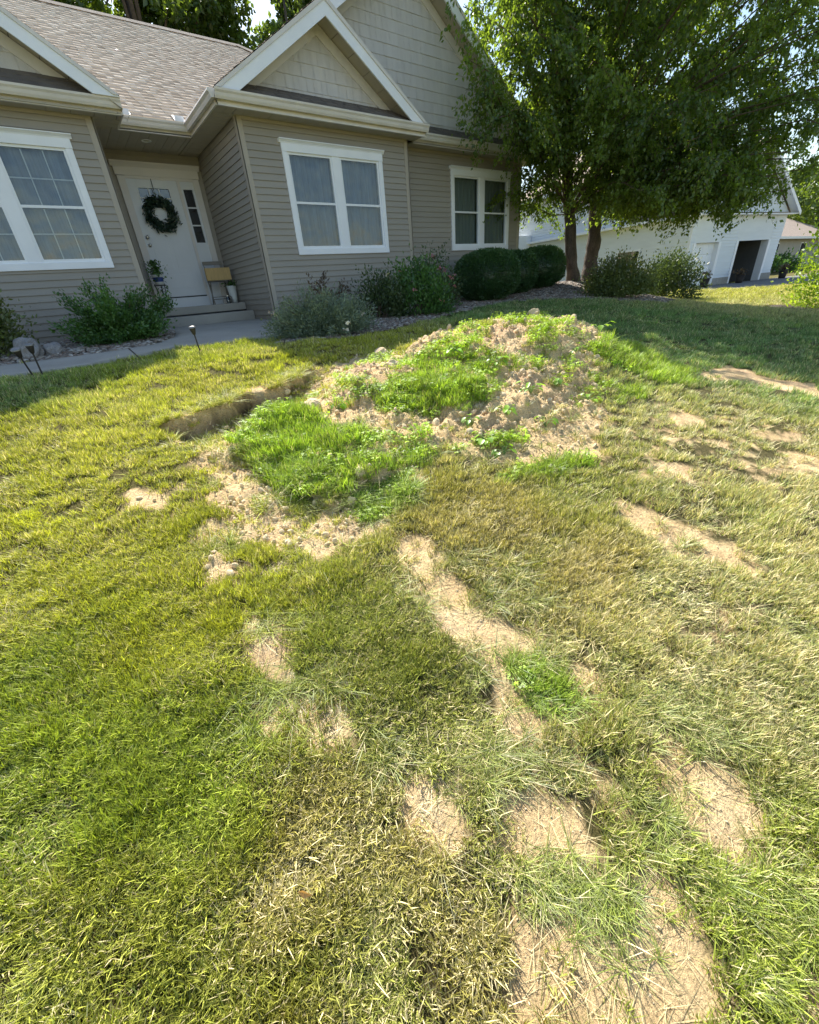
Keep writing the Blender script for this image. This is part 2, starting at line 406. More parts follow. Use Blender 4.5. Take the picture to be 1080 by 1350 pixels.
GC = {'yg': (0.43, 0.44, 0.05), 'gr': (0.31, 0.37, 0.045), 'gy': (0.32, 0.34, 0.05), 'ol': (0.27, 0.30, 0.05),
      'ob': (0.32, 0.285, 0.06), 'pa': (0.33, 0.365, 0.115), 'bg_shade': (0.19, 0.30, 0.09)}  # the blue-green paints tree and house shade into the grass colour
def zones(x, y):
    """dryness and green of the grass, shade tint included, blended between sample spots"""
    r = np.hypot(x, y)
    W = np.zeros(np.shape(x)); D = np.zeros(np.shape(x)); C = np.zeros(np.shape(x) + (3,))
    xw = x + 0.7 * fbm(x * 1.6, y * 1.6, 61, 3); yw = y + 0.7 * fbm(x * 1.6, y * 1.6, 62, 3)
    for zx, zy, dd, c in ZONE:
        zr = math.hypot(zx, zy)
        w = 1.0 / (((xw - zx) ** 2 + (yw - zy) ** 2) / (zr * zr * 0.09 + 0.02) + 0.05) ** 2
        W += w; D += w * dd; C += w[..., None] * np.array(GC[c])
    D = D / W * .82; C = C / W[..., None]
    D = D + 0.45 * fbm(x * 1.6, y * 1.6, 63, 4) + 0.40 * fbm(x * 6, y * 6, 64, 2)
    C = C * (1 + 0.5 * fbm(x * 2.2, y * 2.2, 65, 4))[..., None]
    return np.clip(D, 0.02, 0.9), C

def in_any(x, y, polys):
    m = np.zeros(np.shape(x), bool)
    for p in polys: m |= poly_sd(p, x, y) < 0
    return m

# ------------------------------------------------------------------ ground materials
def ground_mat():
    m, nt, out = new_mat('lawn_soil')
    L = nt.links.new
    tc = N(nt, 'ShaderNodeTexCoord')
    P = tc.outputs['Object']
    at = N(nt, 'ShaderNodeAttribute', attribute_name='soil')
    ac = N(nt, 'ShaderNodeAttribute', attribute_name='green')
    n1 = N(nt, 'ShaderNodeTexNoise', i_Scale=5.0, i_Detail=8.0, i_Roughness=0.65); L(P, n1.inputs[0])
    sand = ramp(nt, [(0.25, (0.66, 0.455, 0.235)), (0.5, (0.84, 0.61, 0.325)), (0.75, (0.92, 0.72, 0.43))]); L(n1.outputs[0], sand.inputs[0])
    # straw litter and crumbs on the sand
    n2 = N(nt, 'ShaderNodeTexNoise', i_Scale=90.0, i_Detail=4.0, i_Roughness=0.7); L(P, n2.inputs[0])
    cr = ramp(nt, [(0.32, 0.45), (0.48, 1.0), (0.72, 1.2)]); L(n2.outputs[0], cr.inputs[0])
    mx = N(nt, 'ShaderNodeMix', data_type='RGBA', blend_type='MULTIPLY'); mx.inputs[0].default_value = 1
    L(sand.outputs[0], mx.inputs[6]); L(cr.outputs[0], mx.inputs[7])
    # reddish clay blotches
    n4 = N(nt, 'ShaderNodeTexNoise', i_Scale=2.2, i_Detail=5.0); L(P, n4.inputs[0])
    r4 = ramp(nt, [(0.52, 0.0), (0.66, 0.55)]); L(n4.outputs[0], r4.inputs[0])
    mr = N(nt, 'ShaderNodeMix', data_type='RGBA'); L(r4.outputs[0], mr.inputs[0]); L(mx.outputs[2], mr.inputs[6]); mr.inputs[7].default_value = (0.56, 0.37, 0.24, 1)
    # thatch under the grass
    th = ramp(nt, [(0.35, (0.045, 0.035, 0.018)), (0.65, (0.14, 0.11, 0.05))]); L(n2.outputs[0], th.inputs[0])
    tg = N(nt, 'ShaderNodeMix', data_type='RGBA'); tg.inputs[0].default_value = 0.15
    L(th.outputs[0], tg.inputs[6]); L(ac.outputs[0], tg.inputs[7])
    mm = N(nt, 'ShaderNodeMix', data_type='RGBA'); L(at.outputs['Fac'], mm.inputs[0]); L(tg.outputs[2], mm.inputs[6]); L(mr.outputs[2], mm.inputs[7])
    # dark freshly cut soil, darkened further to paint in the cut wall's shade
    mo = N(nt, 'ShaderNodeAttribute', attribute_name='moist_shade')
    md_ = N(nt, 'ShaderNodeMix', data_type='RGBA'); L(mo.outputs['Fac'], md_.inputs[0]); L(mm.outputs[2], md_.inputs[6]); md_.inputs[7].default_value = (0.085, 0.055, 0.032, 1)
    b = N(nt, 'ShaderNodeBsdfPrincipled', i_Roughness=0.95)
    b.inputs['Specular IOR Level'].default_value = 0.15
    L(md_.outputs[2], b.inputs['Base Color'])
    n3 = N(nt, 'ShaderNodeTexNoise', i_Scale=38.0, i_Detail=9.0, i_Roughness=0.75); L(P, n3.inputs[0])
    bp = N(nt, 'ShaderNodeBump', i_Strength=1.0, i_Distance=0.04); L(n3.outputs[0], bp.inputs['Height']); L(bp.outputs[0], b.inputs['Normal'])
    L(b.outputs[0], out.inputs[0])
    return m
M_GROUND = ground_mat()
M_CONC = surf('concrete', (0.40, 0.37, 0.32), 0.9, 0.14, 1.3, 0.25, 120, fine=0.15, fscale=260)
M_ASPH = surf('worn_asphalt', (0.16, 0.16, 0.165), 0.9, 0.15, 0.8, 0.4, 200, fine=0.2)
M_BED = surf('dark_mulch', (0.085, 0.06, 0.045), 0.95, 0.35, 25, 0.9, 70, fine=0.4, fscale=120)

def grid(xs, ys):
    X, Y = np.meshgrid(xs, ys, indexing='xy')
    nx, ny = len(xs), len(ys)
    i = np.arange(nx * ny).reshape(ny, nx)
    q = np.stack([i[:-1, :-1], i[:-1, 1:], i[1:, 1:], i[1:, :-1]], -1).reshape(-1, 4)
    return X.ravel(), Y.ravel(), q

def seg(*a):
    out = []
    for s, e, d in a: out.append(np.arange(s, e - 1e-6, d))
    return np.concatenate(out + [[a[-1][1]]])

geo = lambda s, e, n: s * (e / s) ** (np.arange(n + 1) / n)
xs = np.concatenate([-geo(10, 400, 14)[::-1], seg((-9.8, -1.5, .25), (-1.5, 3.6, .028), (3.6, 7.5, .045), (7.5, 18, .15), (18, 40, .6)), geo(41, 420, 14)])
ys = np.concatenate([-geo(5, 400, 14)[::-1], seg((-4.8, -.6, .2), (-.6, 5.2, .03), (5.2, 12, .12), (12, 40, .8)), geo(41, 420, 14)])
gx, gy, gq = grid(xs, ys)
sm = np.zeros(len(gx)); nearm = (gx > -1.6) & (gx < 8) & (gy > -1) & (gy < 6)
sm[nearm] = soil_mask(gx[nearm], gy[nearm])
gz = H0(gx, gy) - dig(gx, gy)
mh = mound(gx, gy)
gz = gz + np.where(mh > 0.03, -0.03, 0) + nearm * relief(gx, gy, sm)
gz = gz + nearm * (1 - sm) * 0.02 * vn(gx * 9, gy * 9, 71)
lawn = np_mesh('lawn', np.stack([gx, gy, gz], 1), quads=gq, mat=M_GROUND, smooth=True)
tag(lawn, 'worn front lawn of yellowing grass with bare sandy streaks', 'lawn', kind='structure')
dg = sstep(0.02, 0.10, dig(gx, gy))
attr(lawn, 'soil', 'FLOAT', 'POINT', np.clip(sm * (1 - 0.0 * dg) + dg * 0.6, 0, 1))
hx, hy = 2.55, 2.02
def moist_shade(x, y):  # dark cut soil with the wall's shade painted in, plus two dark spots
    d_ = dig(x, y)
    return np.clip(sstep(0.05, 0.13, d_) * np.clip(.8 + 1.0 * vn(x * 6, y * 6, 17), .3, .96) + .8 * np.exp(-(((x - 2.45) / .20) ** 2 + ((y - 2.12) / .12) ** 2)) + .5 * np.exp(-(((x - 4.3) / .4) ** 2 + ((y - 5.1) / .15) ** 2)), 0, 1)
attr(lawn, 'moist_shade', 'FLOAT', 'POINT', moist_shade(gx, gy) * nearm)
zd, zc = zones(gx, gy)
attr(lawn, 'green', 'FLOAT_COLOR', 'POINT', np.concatenate([zc * (0.75 - 0.25 * zd[:, None]) + zd[:, None] * np.array([.18, .14, .06]), np.ones((len(gx), 1))], 1))

# the heap of dug soil, a body of its own lying on the lawn
xs2 = seg((0.9, 6.9, .022)); ys2 = seg((1.6, 5.6, .022))
mx_, my_, mq = grid(xs2, ys2)
mh2 = mound(mx_, my_)
msoil = soil_mask(mx_, my_)
edge = sstep(0, 0.10, mh2)
mz = H0(mx_, my_) - dig(mx_, my_) + np.where(mh2 > 0.002, mh2 + edge * rough(mx_, my_) * 1.5 * (0.35 + 0.65 * msoil), -0.012)
keep = (mh2[mq] > 0.0005).any(1)
moundo = np_mesh('dirt_mound', np.stack([mx_, my_, mz], 1), quads=mq[keep], mat=M_GROUND, smooth=True)
bmv = np.unique(mq[keep])
tag(moundo, 'low heap of dug sandy soil overgrown with weeds in the middle of the lawn', 'dirt pile')
attr(moundo, 'moist_shade', 'FLOAT', 'POINT', moist_shade(mx_, my_))
attr(moundo, 'soil', 'FLOAT', 'POINT', 0.25 + 0.75 * msoil)
attr(moundo, 'green', 'FLOAT_COLOR', 'POINT', np.tile([.14, .16, .05, 1], (len(mx_), 1)))

def sheet(name, poly, dz, mat, cell, lumps=0.0, label=None, kind='structure', thick=0.0):
    p = np.array(poly); x0, y0 = p.min(0); x1, y1 = p.max(0)
    import bmesh
    X, Y, q = grid(np.arange(x0 - cell, x1 + cell * 1.5, cell), np.arange(y0 - cell, y1 + cell * 1.5, cell))
    d = poly_sd(poly, X, Y)
    k = (d[q] < cell * 0.9).all(1)
    # pull rim vertices on to the outline
    used = np.unique(q[k]); rim = used[d[used] > 0]
    e = 0.01
    for _ in range(3):
        dd = poly_sd(poly, X[rim], Y[rim])
        gx_ = (poly_sd(poly, X[rim] + e, Y[rim]) - dd) / e; gy_ = (poly_sd(poly, X[rim], Y[rim] + e) - dd) / e
        X[rim] -= dd * gx_; Y[rim] -= dd * gy_
    Z = H0(X, Y) + dz + lumps * vn(X * 7, Y * 7, 9)
    idx = -np.ones(len(X), int); idx[used] = np.arange(len(used))
    o = np_mesh(name, np.stack([X, Y, Z], 1)[used], quads=idx[q[k]], mat=mat, smooth=True)
    if thick:
        s = o.modifiers.new('solid', 'SOLIDIFY'); s.thickness = thick; s.offset = -1
    tag(o, label, None, kind=kind)
    return o

walk = sheet('front_walk', WALK, 0.035, M_CONC, 0.12, label='concrete front walk leading to the porch steps', thick=0.12)
# joints cut across the walk
jm = MB()
for jx in (-3.9, -2.4, -0.85, 0.62):
    ya, yb = 6.28, 7.28
    for a in np.linspace(ya, yb, 6)[:-1]:
        b = a + (yb - ya) / 5
        za = float(H0(jx, a)) + 0.04; zb = float(H0(jx, b)) + 0.04
        jm.quad((jx - .008, a, za), (jx + .008, a, za), (jx + .008, b, zb), (jx - .008, b, zb))
tag(jm.build('walk_joints', M_BED), 'dark joints across the concrete walk', kind='structure')
bedl = sheet('gravel_bed', BED_L, 0.012, M_BED, 0.12, 0.03, label='gravel bed under the left window')
bedr = sheet('gravel_bed', BED_R, 0.015, M_BED, 0.12, 0.03, label='gravel bed along the house and round the tree')
drv = sheet('driveway', DRIVE, 0.03, M_ASPH, 0.5, label='grey driveway in front of the white garage')
# ------------------------------------------------------------------ blades, leaves and the instancer
rng = np.random.default_rng(7)

def blade_mat(name, straw=(0.66, 0.57, 0.32), trans=0.25, rough=0.5, use_inst=True, fixed=(0.1, 0.2, 0.03), var=0.65):
    m, nt, out = new_mat(name)
    L = nt.links.new
    bv = N(nt, 'ShaderNodeAttribute', attribute_name='bv')        # random per blade
    if use_inst:
        ti = N(nt, 'ShaderNodeAttribute', attribute_name='tint', attribute_type='INSTANCER')
        dr = N(nt, 'ShaderNodeAttribute', attribute_name='dry', attribute_type='INSTANCER')
        lt = N(nt, 'ShaderNodeMath', operation='LESS_THAN'); L(bv.outputs['Fac'], lt.inputs[0]); L(dr.outputs['Fac'], lt.inputs[1])
        mx = N(nt, 'ShaderNodeMix', data_type='RGBA'); L(lt.outputs[0], mx.inputs[0]); L(ti.outputs['Color'], mx.inputs[6]); mx.inputs[7].default_value = (*straw, 1)
        col = mx.outputs[2]
    else:
        rgb = N(nt, 'ShaderNodeRGB'); rgb.outputs[0].default_value = (*fixed, 1); col = rgb.outputs[0]
    if use_inst:                                                   # dry pale tips
        bt = N(nt, 'ShaderNodeAttribute', attribute_name='bt')
        pw = N(nt, 'ShaderNodeMath', operation='POWER'); L(bt.outputs['Fac'], pw.inputs[0]); pw.inputs[1].default_value = 2.0
        ml = N(nt, 'ShaderNodeMath', operation='MULTIPLY'); L(pw.outputs[0], ml.inputs[0]); hf = N(nt, 'ShaderNodeMath', operation='MULTIPLY'); L(dr.outputs['Fac'], hf.inputs[0]); hf.inputs[1].default_value = .6; L(hf.outputs[0], ml.inputs[1])
        m3 = N(nt, 'ShaderNodeMix', data_type='RGBA'); L(ml.outputs[0], m3.inputs[0]); L(col, m3.inputs[6]); m3.inputs[7].default_value = (*straw, 1); col = m3.outputs[2]
    b2 = N(nt, 'ShaderNodeAttribute', attribute_name='bw')
    mr = N(nt, 'ShaderNodeMapRange'); L(b2.outputs['Fac'], mr.inputs[0]); mr.inputs[3].default_value = 1 - var; mr.inputs[4].default_value = 1 + var
    vm = N(nt, 'ShaderNodeVectorMath', operation='SCALE'); L(col, vm.inputs[0]); L(mr.outputs[0], vm.inputs['Scale'])
    d = N(nt, 'ShaderNodeBsdfDiffuse'); L(vm.outputs[0], d.inputs[0])
    t = N(nt, 'ShaderNodeBsdfTranslucent')
    tm = N(nt, 'ShaderNodeVectorMath', operation='MULTIPLY'); L(vm.outputs[0], tm.inputs[0]); tm.inputs[1].default_value = (1.3, 1.35, 0.7); L(tm.outputs[0], t.inputs[0])
    ms = N(nt, 'ShaderNodeMixShader'); ms.inputs[0].default_value = trans; L(d.outputs[0], ms.inputs[1]); L(t.outputs[0], ms.inputs[2])
    g = N(nt, 'ShaderNodeBsdfGlossy', i_Roughness=rough); g.inputs[0].default_value = (0.9, 0.95, 1, 1)
    m2 = N(nt, 'ShaderNodeMixShader'); m2.inputs[0].default_value = 0.035; L(ms.outputs[0], m2.inputs[1]); L(g.outputs[0], m2.inputs[2])
    L(m2.outputs[0], out.inputs[0])
    return m
M_BLADE = blade_mat('grass_blade')

def tuft(name, n, rad, h0, h1, wid, lean, curl, mat, seed, flat=0.0):
    """n curved tapering blades rooted in a small disk"""
    r = np.random.default_rng(seed)
    a = r.uniform(0, 2 * np.pi, n); q = rad * np.sqrt(r.uniform(0, 1, n))
    bx = q * np.cos(a); by = q * np.sin(a)
    h = r.uniform(h0, h1, n)
    da = a + r.normal(0, 1.6, n)                    # lean mostly outwards
    ln = np.abs(r.normal(lean, lean * 0.5, n))
    w = wid * r.uniform(0.6, 1.25, n)
    tw = da + np.pi / 2 + r.normal(0, 0.5, n)
    V = []
    K = 4
    for k in range(K):
        t = k / (K - 1)
        out_ = h * (ln * t + curl * t * t * ln * 1.6)
        up = h * np.maximum(t - flat * t - 0.35 * curl * ln * t * t, 0.08 * t)
        cx = bx + np.cos(da) * out_; cy = by + np.sin(da) * out_
        ww = w * (1.0, 0.95, 0.65, 0.0)[k]
        V.append(np.stack([cx - np.cos(tw) * ww / 2, cy - np.sin(tw) * ww / 2, up - 0.006], 1))
        if k < K - 1: V.append(np.stack([cx + np.cos(tw) * ww / 2, cy + np.sin(tw) * ww / 2, up - 0.006], 1))
    V = np.stack(V, 1).reshape(-1, 3)               # 7 verts each
    o = (np.arange(n) * 7)[:, None]
    quads = np.concatenate([o + np.array([0, 1, 3, 2]), o + np.array([2, 3, 5, 4])])
    tris = o + np.array([4, 5, 6])
    ob = np_mesh(name, V, quads=quads, tris=tris, mat=mat, smooth=True, link=False)
    attr(ob, 'bv', 'FLOAT', 'POINT', np.repeat(r.uniform(0, 1, n), 7))
    attr(ob, 'bw', 'FLOAT', 'POINT', np.repeat(r.uniform(0, 1, n), 7))
    attr(ob, 'bt', 'FLOAT', 'POINT', np.tile([0, 0, .33, .33, .66, .66, 1.0], n))
    return ob

def clover(name, n, rad, h0, h1, ls, mat, seed):
    r = np.random.default_rng(seed)
    V = []; Q = []; bw = []
    for i in range(n):
        a = r.uniform(0, 6.28); q = rad * math.sqrt(r.uniform()); h = r.uniform(h0, h1)
        cx, cy = q * math.cos(a), q * math.sin(a)
        b = r.uniform(); a0 = r.uniform(0, 6.28); tilt = r.normal(0, 0.35); td = r.uniform(0, 6.28)
        base = len(V)
        V += [(cx - .001, cy, 0), (cx + .001, cy, 0), (cx + .001, cy, h), (cx - .001, cy, h)]; Q.append((base, base + 1, base + 2, base + 3)); bw += [b] * 4
        for k in range(3):
            an = a0 + k * 2.094; s = ls * r.uniform(0.8, 1.2)
            c, sn = math.cos(an), math.sin(an)
            base = len(V)
            for (u, v_, zz) in ((0, 0, 0), (s * .55, s * .42, .12 * s), (s, 0, -.05 * s), (s * .55, -s * .42, .12 * s)):
                X = cx + u * c - v_ * sn; Y = cy + u * sn + v_ * c
                V.append((X, Y, h + zz + tilt * ((X - cx) * math.cos(td) + (Y - cy) * math.sin(td))))
            Q.append((base, base + 1, base + 2, base + 3)); bw += [b] * 4
    ob = np_mesh(name, V, quads=np.array(Q), mat=mat, link=False)
    attr(ob, 'bv', 'FLOAT', 'POINT', bw); attr(ob, 'bw', 'FLOAT', 'POINT', bw)
    return ob

def pebble(name, mat, seed, flatness=0.65):
    import bmesh
    bm = bmesh.new(); bmesh.ops.create_icosphere(bm, subdivisions=2, radius=1)
    r = np.random.default_rng(seed); off = r.uniform(0, 50, 3)
    for v in bm.verts:
        k = 1 + 0.45 * float(vn(v.co.x * 1.3 + off[0], v.co.y * 1.3 + v.co.z * 1.1 + off[1], seed))
        v.co = v.co * k; v.co.z *= flatness; v.co.x *= 1.2
    me = bpy.data.meshes.new(name); bm.to_mesh(me); bm.free(); me.materials.append(mat)
    ob = bpy.data.objects.new(name, me)
    n = len(me.vertices)
    attr(ob, 'bv', 'FLOAT', 'POINT', np.ones(n)); attr(ob, 'bw', 'FLOAT', 'POINT', np.full(n, .5))
    return ob

def instancer(name, objs, pts, rot, scl, idx, tint, dry, label, cat=None):
    """one point-cloud mesh whose modifier sets an object on every point"""
    c = bpy.data.collections.new(name + '_kit')
    for o in objs: c.objects.link(o)
    order = sorted(range(len(objs)), key=lambda i: objs[i].name)
    remap = np.empty(len(objs), int)
    for p, i in enumerate(order): remap[i] = p
    me = bpy.data.meshes.new(name)
    me.vertices.add(len(pts)); me.vertices.foreach_set('co', np.asarray(pts, np.float32).ravel())
    o = bpy.data.objects.new(name, me); COL.objects.link(o)
    attr(o, 'rot', 'FLOAT_VECTOR', 'POINT', rot)
    attr(o, 'scl', 'FLOAT_VECTOR', 'POINT', scl)
    attr(o, 'idx', 'INT', 'POINT', remap[np.asarray(idx, int)])
    attr(o, 'tint', 'FLOAT_COLOR', 'POINT', np.concatenate([tint, np.ones((len(pts), 1))], 1))
    attr(o, 'dry', 'FLOAT', 'POINT', dry)
    ng = bpy.data.node_groups.new(name + '_nodes', 'GeometryNodeTree')
    ng.interface.new_socket('Geometry', in_out='INPUT', socket_type='NodeSocketGeometry')
    ng.interface.new_socket('Geometry', in_out='OUTPUT', socket_type='NodeSocketGeometry')
    gi = ng.nodes.new('NodeGroupInput'); go = ng.nodes.new('NodeGroupOutput')
    iop = ng.nodes.new('GeometryNodeInstanceOnPoints'); iop.inputs['Pick Instance'].default_value = True
    ci = ng.nodes.new('GeometryNodeCollectionInfo'); ci.inputs['Collection'].default_value = c
    ci.inputs['Separate Children'].default_value = True; ci.inputs['Reset Children'].default_value = True
    def na(nm, ty):
        a = ng.nodes.new('GeometryNodeInputNamedAttribute'); a.data_type = ty; a.inputs['Name'].default_value = nm
        return a.outputs['Attribute']
    L = ng.links.new
    L(gi.outputs[0], iop.inputs['Points']); L(ci.outputs[0], iop.inputs['Instance'])
    L(na('idx', 'INT'), iop.inputs['Instance Index']); L(na('rot', 'FLOAT_VECTOR'), iop.inputs['Rotation']); L(na('scl', 'FLOAT_VECTOR'), iop.inputs['Scale'])
    L(iop.outputs[0], go.inputs[0])
    md = o.modifiers.new('scatter', 'NODES'); md.node_group = ng
    tag(o, label, cat, kind='stuff')
    return o

def H2(x, y):
    """top of soil or lawn where plants stand"""
    m = mound(x, y); s = np.zeros(np.shape(x))
    k = (x > -1.6) & (x < 8) & (y > -1) & (y < 6)
    if k.any(): s[k] = soil_mask(x[k], y[k])
    z = H0(x, y) - dig(x, y)
    return z + np.where(m > 0.002, m + sstep(0, .1, m) * rough(x, y) * 1.5 * (.35 + .65 * s), relief(x, y, s)), s

# ------------------------------------------------------------------ lawn grass
kit = []
for i in range(6): kit.append(tuft('grass_a%d' % i, 80, 0.065, 0.020, 0.060, 0.0047, 0.48, 0.25, M_BLADE, 100 + i))
for i in range(3): kit.append(tuft('grass_b%d' % i, 34, 0.035, 0.07, 0.14, 0.0055, 0.8, 0.75, M_BLADE, 200 + i))       # long clumps
for i in range(2): kit.append(tuft('grass_c%d' % i, 34, 0.08, 0.02, 0.05, 0.0030, 1.4, 0.8, M_BLADE, 300 + i, flat=0.55)) # sparse lying straw
HOUSE = [(-9, 9.7), (1.4, 9.7), (3.4, 8.8), (11.1, 9.2), (11.1, 20), (-9, 20)]
NEXT = [(27.4, 11.35), (36.2, 9.8), (38.5, 23), (29.8, 25)]

def ring(n, r0, r1, a0, a1, pw):
    u = rng.uniform(0, 1, n)
    r = (r0 ** pw + u * (r1 ** pw - r0 ** pw)) ** (1 / pw)
    a = np.radians(rng.uniform(a0, a1, n))
    return r * np.sin(a), r * np.cos(a)
NG = 72000
X1, Y1 = ring(17500, 0.02, 2.6, -60, 165, 1.75)
X2, Y2 = ring(NG, 2.6, 34, -42, 112, 0.70)
x = np.concatenate([X1, X2]); y = np.concatenate([Y1, Y2])
k = ~in_any(x, y, [WALK, BED_L, BED_R, DRIVE, HOUSE, NEXT]); x = x[k]; y = y[k]
k = np.hypot(x - MULCH_R[0], y - MULCH_R[1]) > MULCH_R[2]; x = x[k]; y = y[k]
z, s = H2(x, y)
zd, zc = zones(x, y)
r = np.hypot(x, y)
near = (x > -1.6) & (x < 8) & (y > -1) & (y < 6)
lm = np.zeros(len(x)); lm[near] = lush_mask(x[near], y[near])
md = mound(x, y)
thin = sstep(0.02, 0.22, fbm(x * 2.3, y * 2.3, 81, 3) * 0.9 + 0.30 * (zd - 0.45))
tk = np.zeros(len(x)); tk[near] = thin_mask(x[near], y[near])
thin = np.where(s > .05, 0, thin)
u = rng.uniform(0, 1, len(x))
gap = sstep(0.10, 0.26, fbm(x * 10, y * 10, 84, 3))
p_keep = (1 - s) * (1 - 0.55 * thin * (zd > 0.3)) * (1 - 0.4 * tk) * (1 - .6 * gap) + s * (0.05 + .10 * (poly_sd(SOIL[0], x, y) < 0))
p_keep = np.maximum(p_keep, lm * 0.9)
p_keep = np.where((md > 0.05) & (lm < 0.3), p_keep * (1 - s * 0.3), p_keep)
k = u < p_keep
x, y, z, s, zd, zc, r, lm, md = [a[k] for a in (x, y, z, s, zd, zc, r, lm, md)]
n = len(x)
idx = rng.integers(0, 6, n)
hv = 1 + 1.3 * fbm(x * 3, y * 3, 82, 3) + 1.0 * fbm(x * 11, y * 11, 85, 2)
sc = (0.62 + 0.105 * np.maximum(r - 0.8, 0) ** 0.8) * rng.uniform(0.8, 1.2, n)
sz = sc * np.clip(hv, 0.45, 1.8)
longm = ((lm > 0.3) & (rng.uniform(0, 1, n) < 0.15)) | ((s > 0.05) & (s < 0.6) & (rng.uniform(0, 1, n) < 0.10)) | ((s > 0.5) & (rng.uniform(0, 1, n) < 0.3))
idx = np.where(longm, rng.integers(6, 9, n), idx)
sc = np.where(longm, rng.uniform(0.35, 0.6, n) * np.clip(0.6 + 0.2 * r, 0.6, 1.4), sc); sz = np.where(longm, sc, sz)
straw = ((s > 0.35) | (zd > 0.5)) & (rng.uniform(0, 1, n) < 0.14) & ~longm
idx = np.where(straw, rng.integers(9, 11, n), idx)
tint = zc * rng.uniform(0.8, 1.2, (n, 1)) * (1 + 0.25 * fbm(x * 0.9, y * 0.9, 83, 2))[:, None]
lg = np.array([0.32, 0.46, 0.05])
tint = tint * (1 - 0.75 * lm[:, None]) + 0.75 * lm[:, None] * lg
zd = np.where(lm > 0.3, 0.06, zd)
zd = np.where(straw, 0.9, zd)
zd = np.where(longm, zd * 0.5, zd)
tint = np.where(longm[:, None], tint * 0.75 + 0.25 * np.array([0.09, 0.17, 0.06]), tint)
PT = [np.stack([x, y, z], 1)]; SCL = [np.stack([sc, sc, sz], 1)]; IDX = [idx]; TI = [tint]; DR = [zd]
# dense soft grass on the lush patches
x = rng.uniform(0.5, 7, 110000); y = rng.uniform(0, 4.6, 110000)
lw = np.maximum(lush_mask(x, y) * .12, lush_mask(x, y, only=(0, 1, 3, 4, 7))) * np.clip(.62 + 2.0 * fbm(x * 4, y * 4, 93, 3), .04, 1)
k = rng.uniform(0, 1, len(x)) < lw * .17 * np.where(np.hypot(x, y) < 1.8, .45, 1); x = x[k]; y = y[k]; z, s = H2(x, y); n = len(x)
sc = rng.uniform(.75, 1.25, n) * np.clip(.35 + .25 * np.hypot(x, y), .5, 1.15)
PT.append(np.stack([x, y, z], 1)); SCL.append(np.stack([sc, sc, sc * rng.uniform(.8, 1.7, n)], 1)); IDX.append(rng.integers(0, 6, n))
TI.append(np.array([0.34, 0.46, 0.055]) * rng.uniform(.7, 1.2, (n, 1)) * (1 + .5 * fbm(x * 4, y * 4, 94, 2))[:, None]); DR.append(np.full(n, .07))
# long clumps overhanging the bare streaks
lx = []; ly = []
for (a, b) in LONG:
    rr = math.hypot(a, b)
    m_ = int(4 + 4 * min(rr, 3))
    lx.append(a + rng.normal(0, 0.018 + 0.02 * rr, m_)); ly.append(b + rng.normal(0, 0.015 + 0.016 * rr, m_))
x = np.concatenate(lx); y = np.concatenate(ly); z, s = H2(x, y); n = len(x)
zd, zc = zones(x, y)
sc = rng.uniform(0.3, 0.6, n) * np.clip(0.55 + 0.22 * np.hypot(x, y), 0.5, 1.3)
PT.append(np.stack([x, y, z], 1)); SCL.append(np.stack([sc, sc, sc], 1)); IDX.append(rng.integers(6, 9, n))
TI.append(zc * 0.5 + 0.5 * np.array([0.15, 0.21, 0.05])); DR.append(zd * 0.3)
# fringe hanging over the dug edge
t = rng.uniform(0, 1, 1500); u_ = DIG_B - DIG_A; u_ = u_ / np.hypot(*u_); v_ = rng.uniform(-.25, .3, 1500)
x = DIG_A[0] + t * (DIG_B[0] - DIG_A[0]) + u_[1] * v_; y = DIG_A[1] + t * (DIG_B[1] - DIG_A[1]) - u_[0] * v_
e_ = .05; on = (dig(x, y) < .012) & (dig(x + u_[1] * e_, y - u_[0] * e_) > .03) & (vn(x * 5, y * 5, 18) > -.22); x = x[on]; y = y[on]
z = H0(x, y); n = len(x); print('fringe', n); sc = rng.uniform(.35, .8, n)
PT.append(np.stack([x, y, z], 1)); SCL.append(np.stack([sc, sc, sc], 1)); IDX.append(rng.integers(6, 9, n))
zd, zc = zones(x, y); TI.append(zc); DR.append(zd * .8)
PT = np.concatenate(PT); n = len(PT)
rot = np.stack([rng.normal(0, .12, n), rng.normal(0, .12, n), rng.uniform(0, 6.28, n)], 1)
grass = instancer('grass', kit, PT, rot, np.concatenate(SCL), np.concatenate(IDX), np.concatenate(TI), np.concatenate(DR),
                  'mown grass of the front lawn, green to straw yellow', 'grass')

# ------------------------------------------------------------------ clover and low weeds on the heap
M_CLOV = blade_mat('clover_leaf', trans=0.4)
ck = [clover('clover_a%d' % i, 42, 0.075, 0.012, 0.05, 0.012, M_CLOV, 400 + i) for i in range(3)]
x = rng.uniform(0, 7, 60000); y = rng.uniform(0, 5.6, 60000)
lm = lush_mask(x, y); sd_ = vn(x * 3, y * 3, 91) * 1.2 + .5
md = mound(x, y); ss = soil_mask(x, y)
dn = np.hypot(x, y)
lmw = lush_mask(x, y, wt=True)
p = lmw * 0.15 * np.clip(sd_ * 1.4, 0.05, 1) + (ss > .5) * (md > .03) * 0.055 * (sd_ > .55)
k = rng.uniform(0, 1, len(x)) < p
x = x[k]; y = y[k]; lm = lm[k]
z, s = H2(x, y); n = len(x); sc = rng.uniform(0.7, 1.35, n) * np.clip(.35 + .22 * np.hypot(x, y), .45, 1.1)
rot = np.stack([rng.normal(0, .15, n), rng.normal(0, .15, n), rng.uniform(0, 6.28, n)], 1)
ti = np.array([0.37, 0.52, 0.05]) * rng.uniform(0.65, 1.25, (n, 1)) * (1 + .5 * fbm(x * 3, y * 3, 92, 2))[:, None]
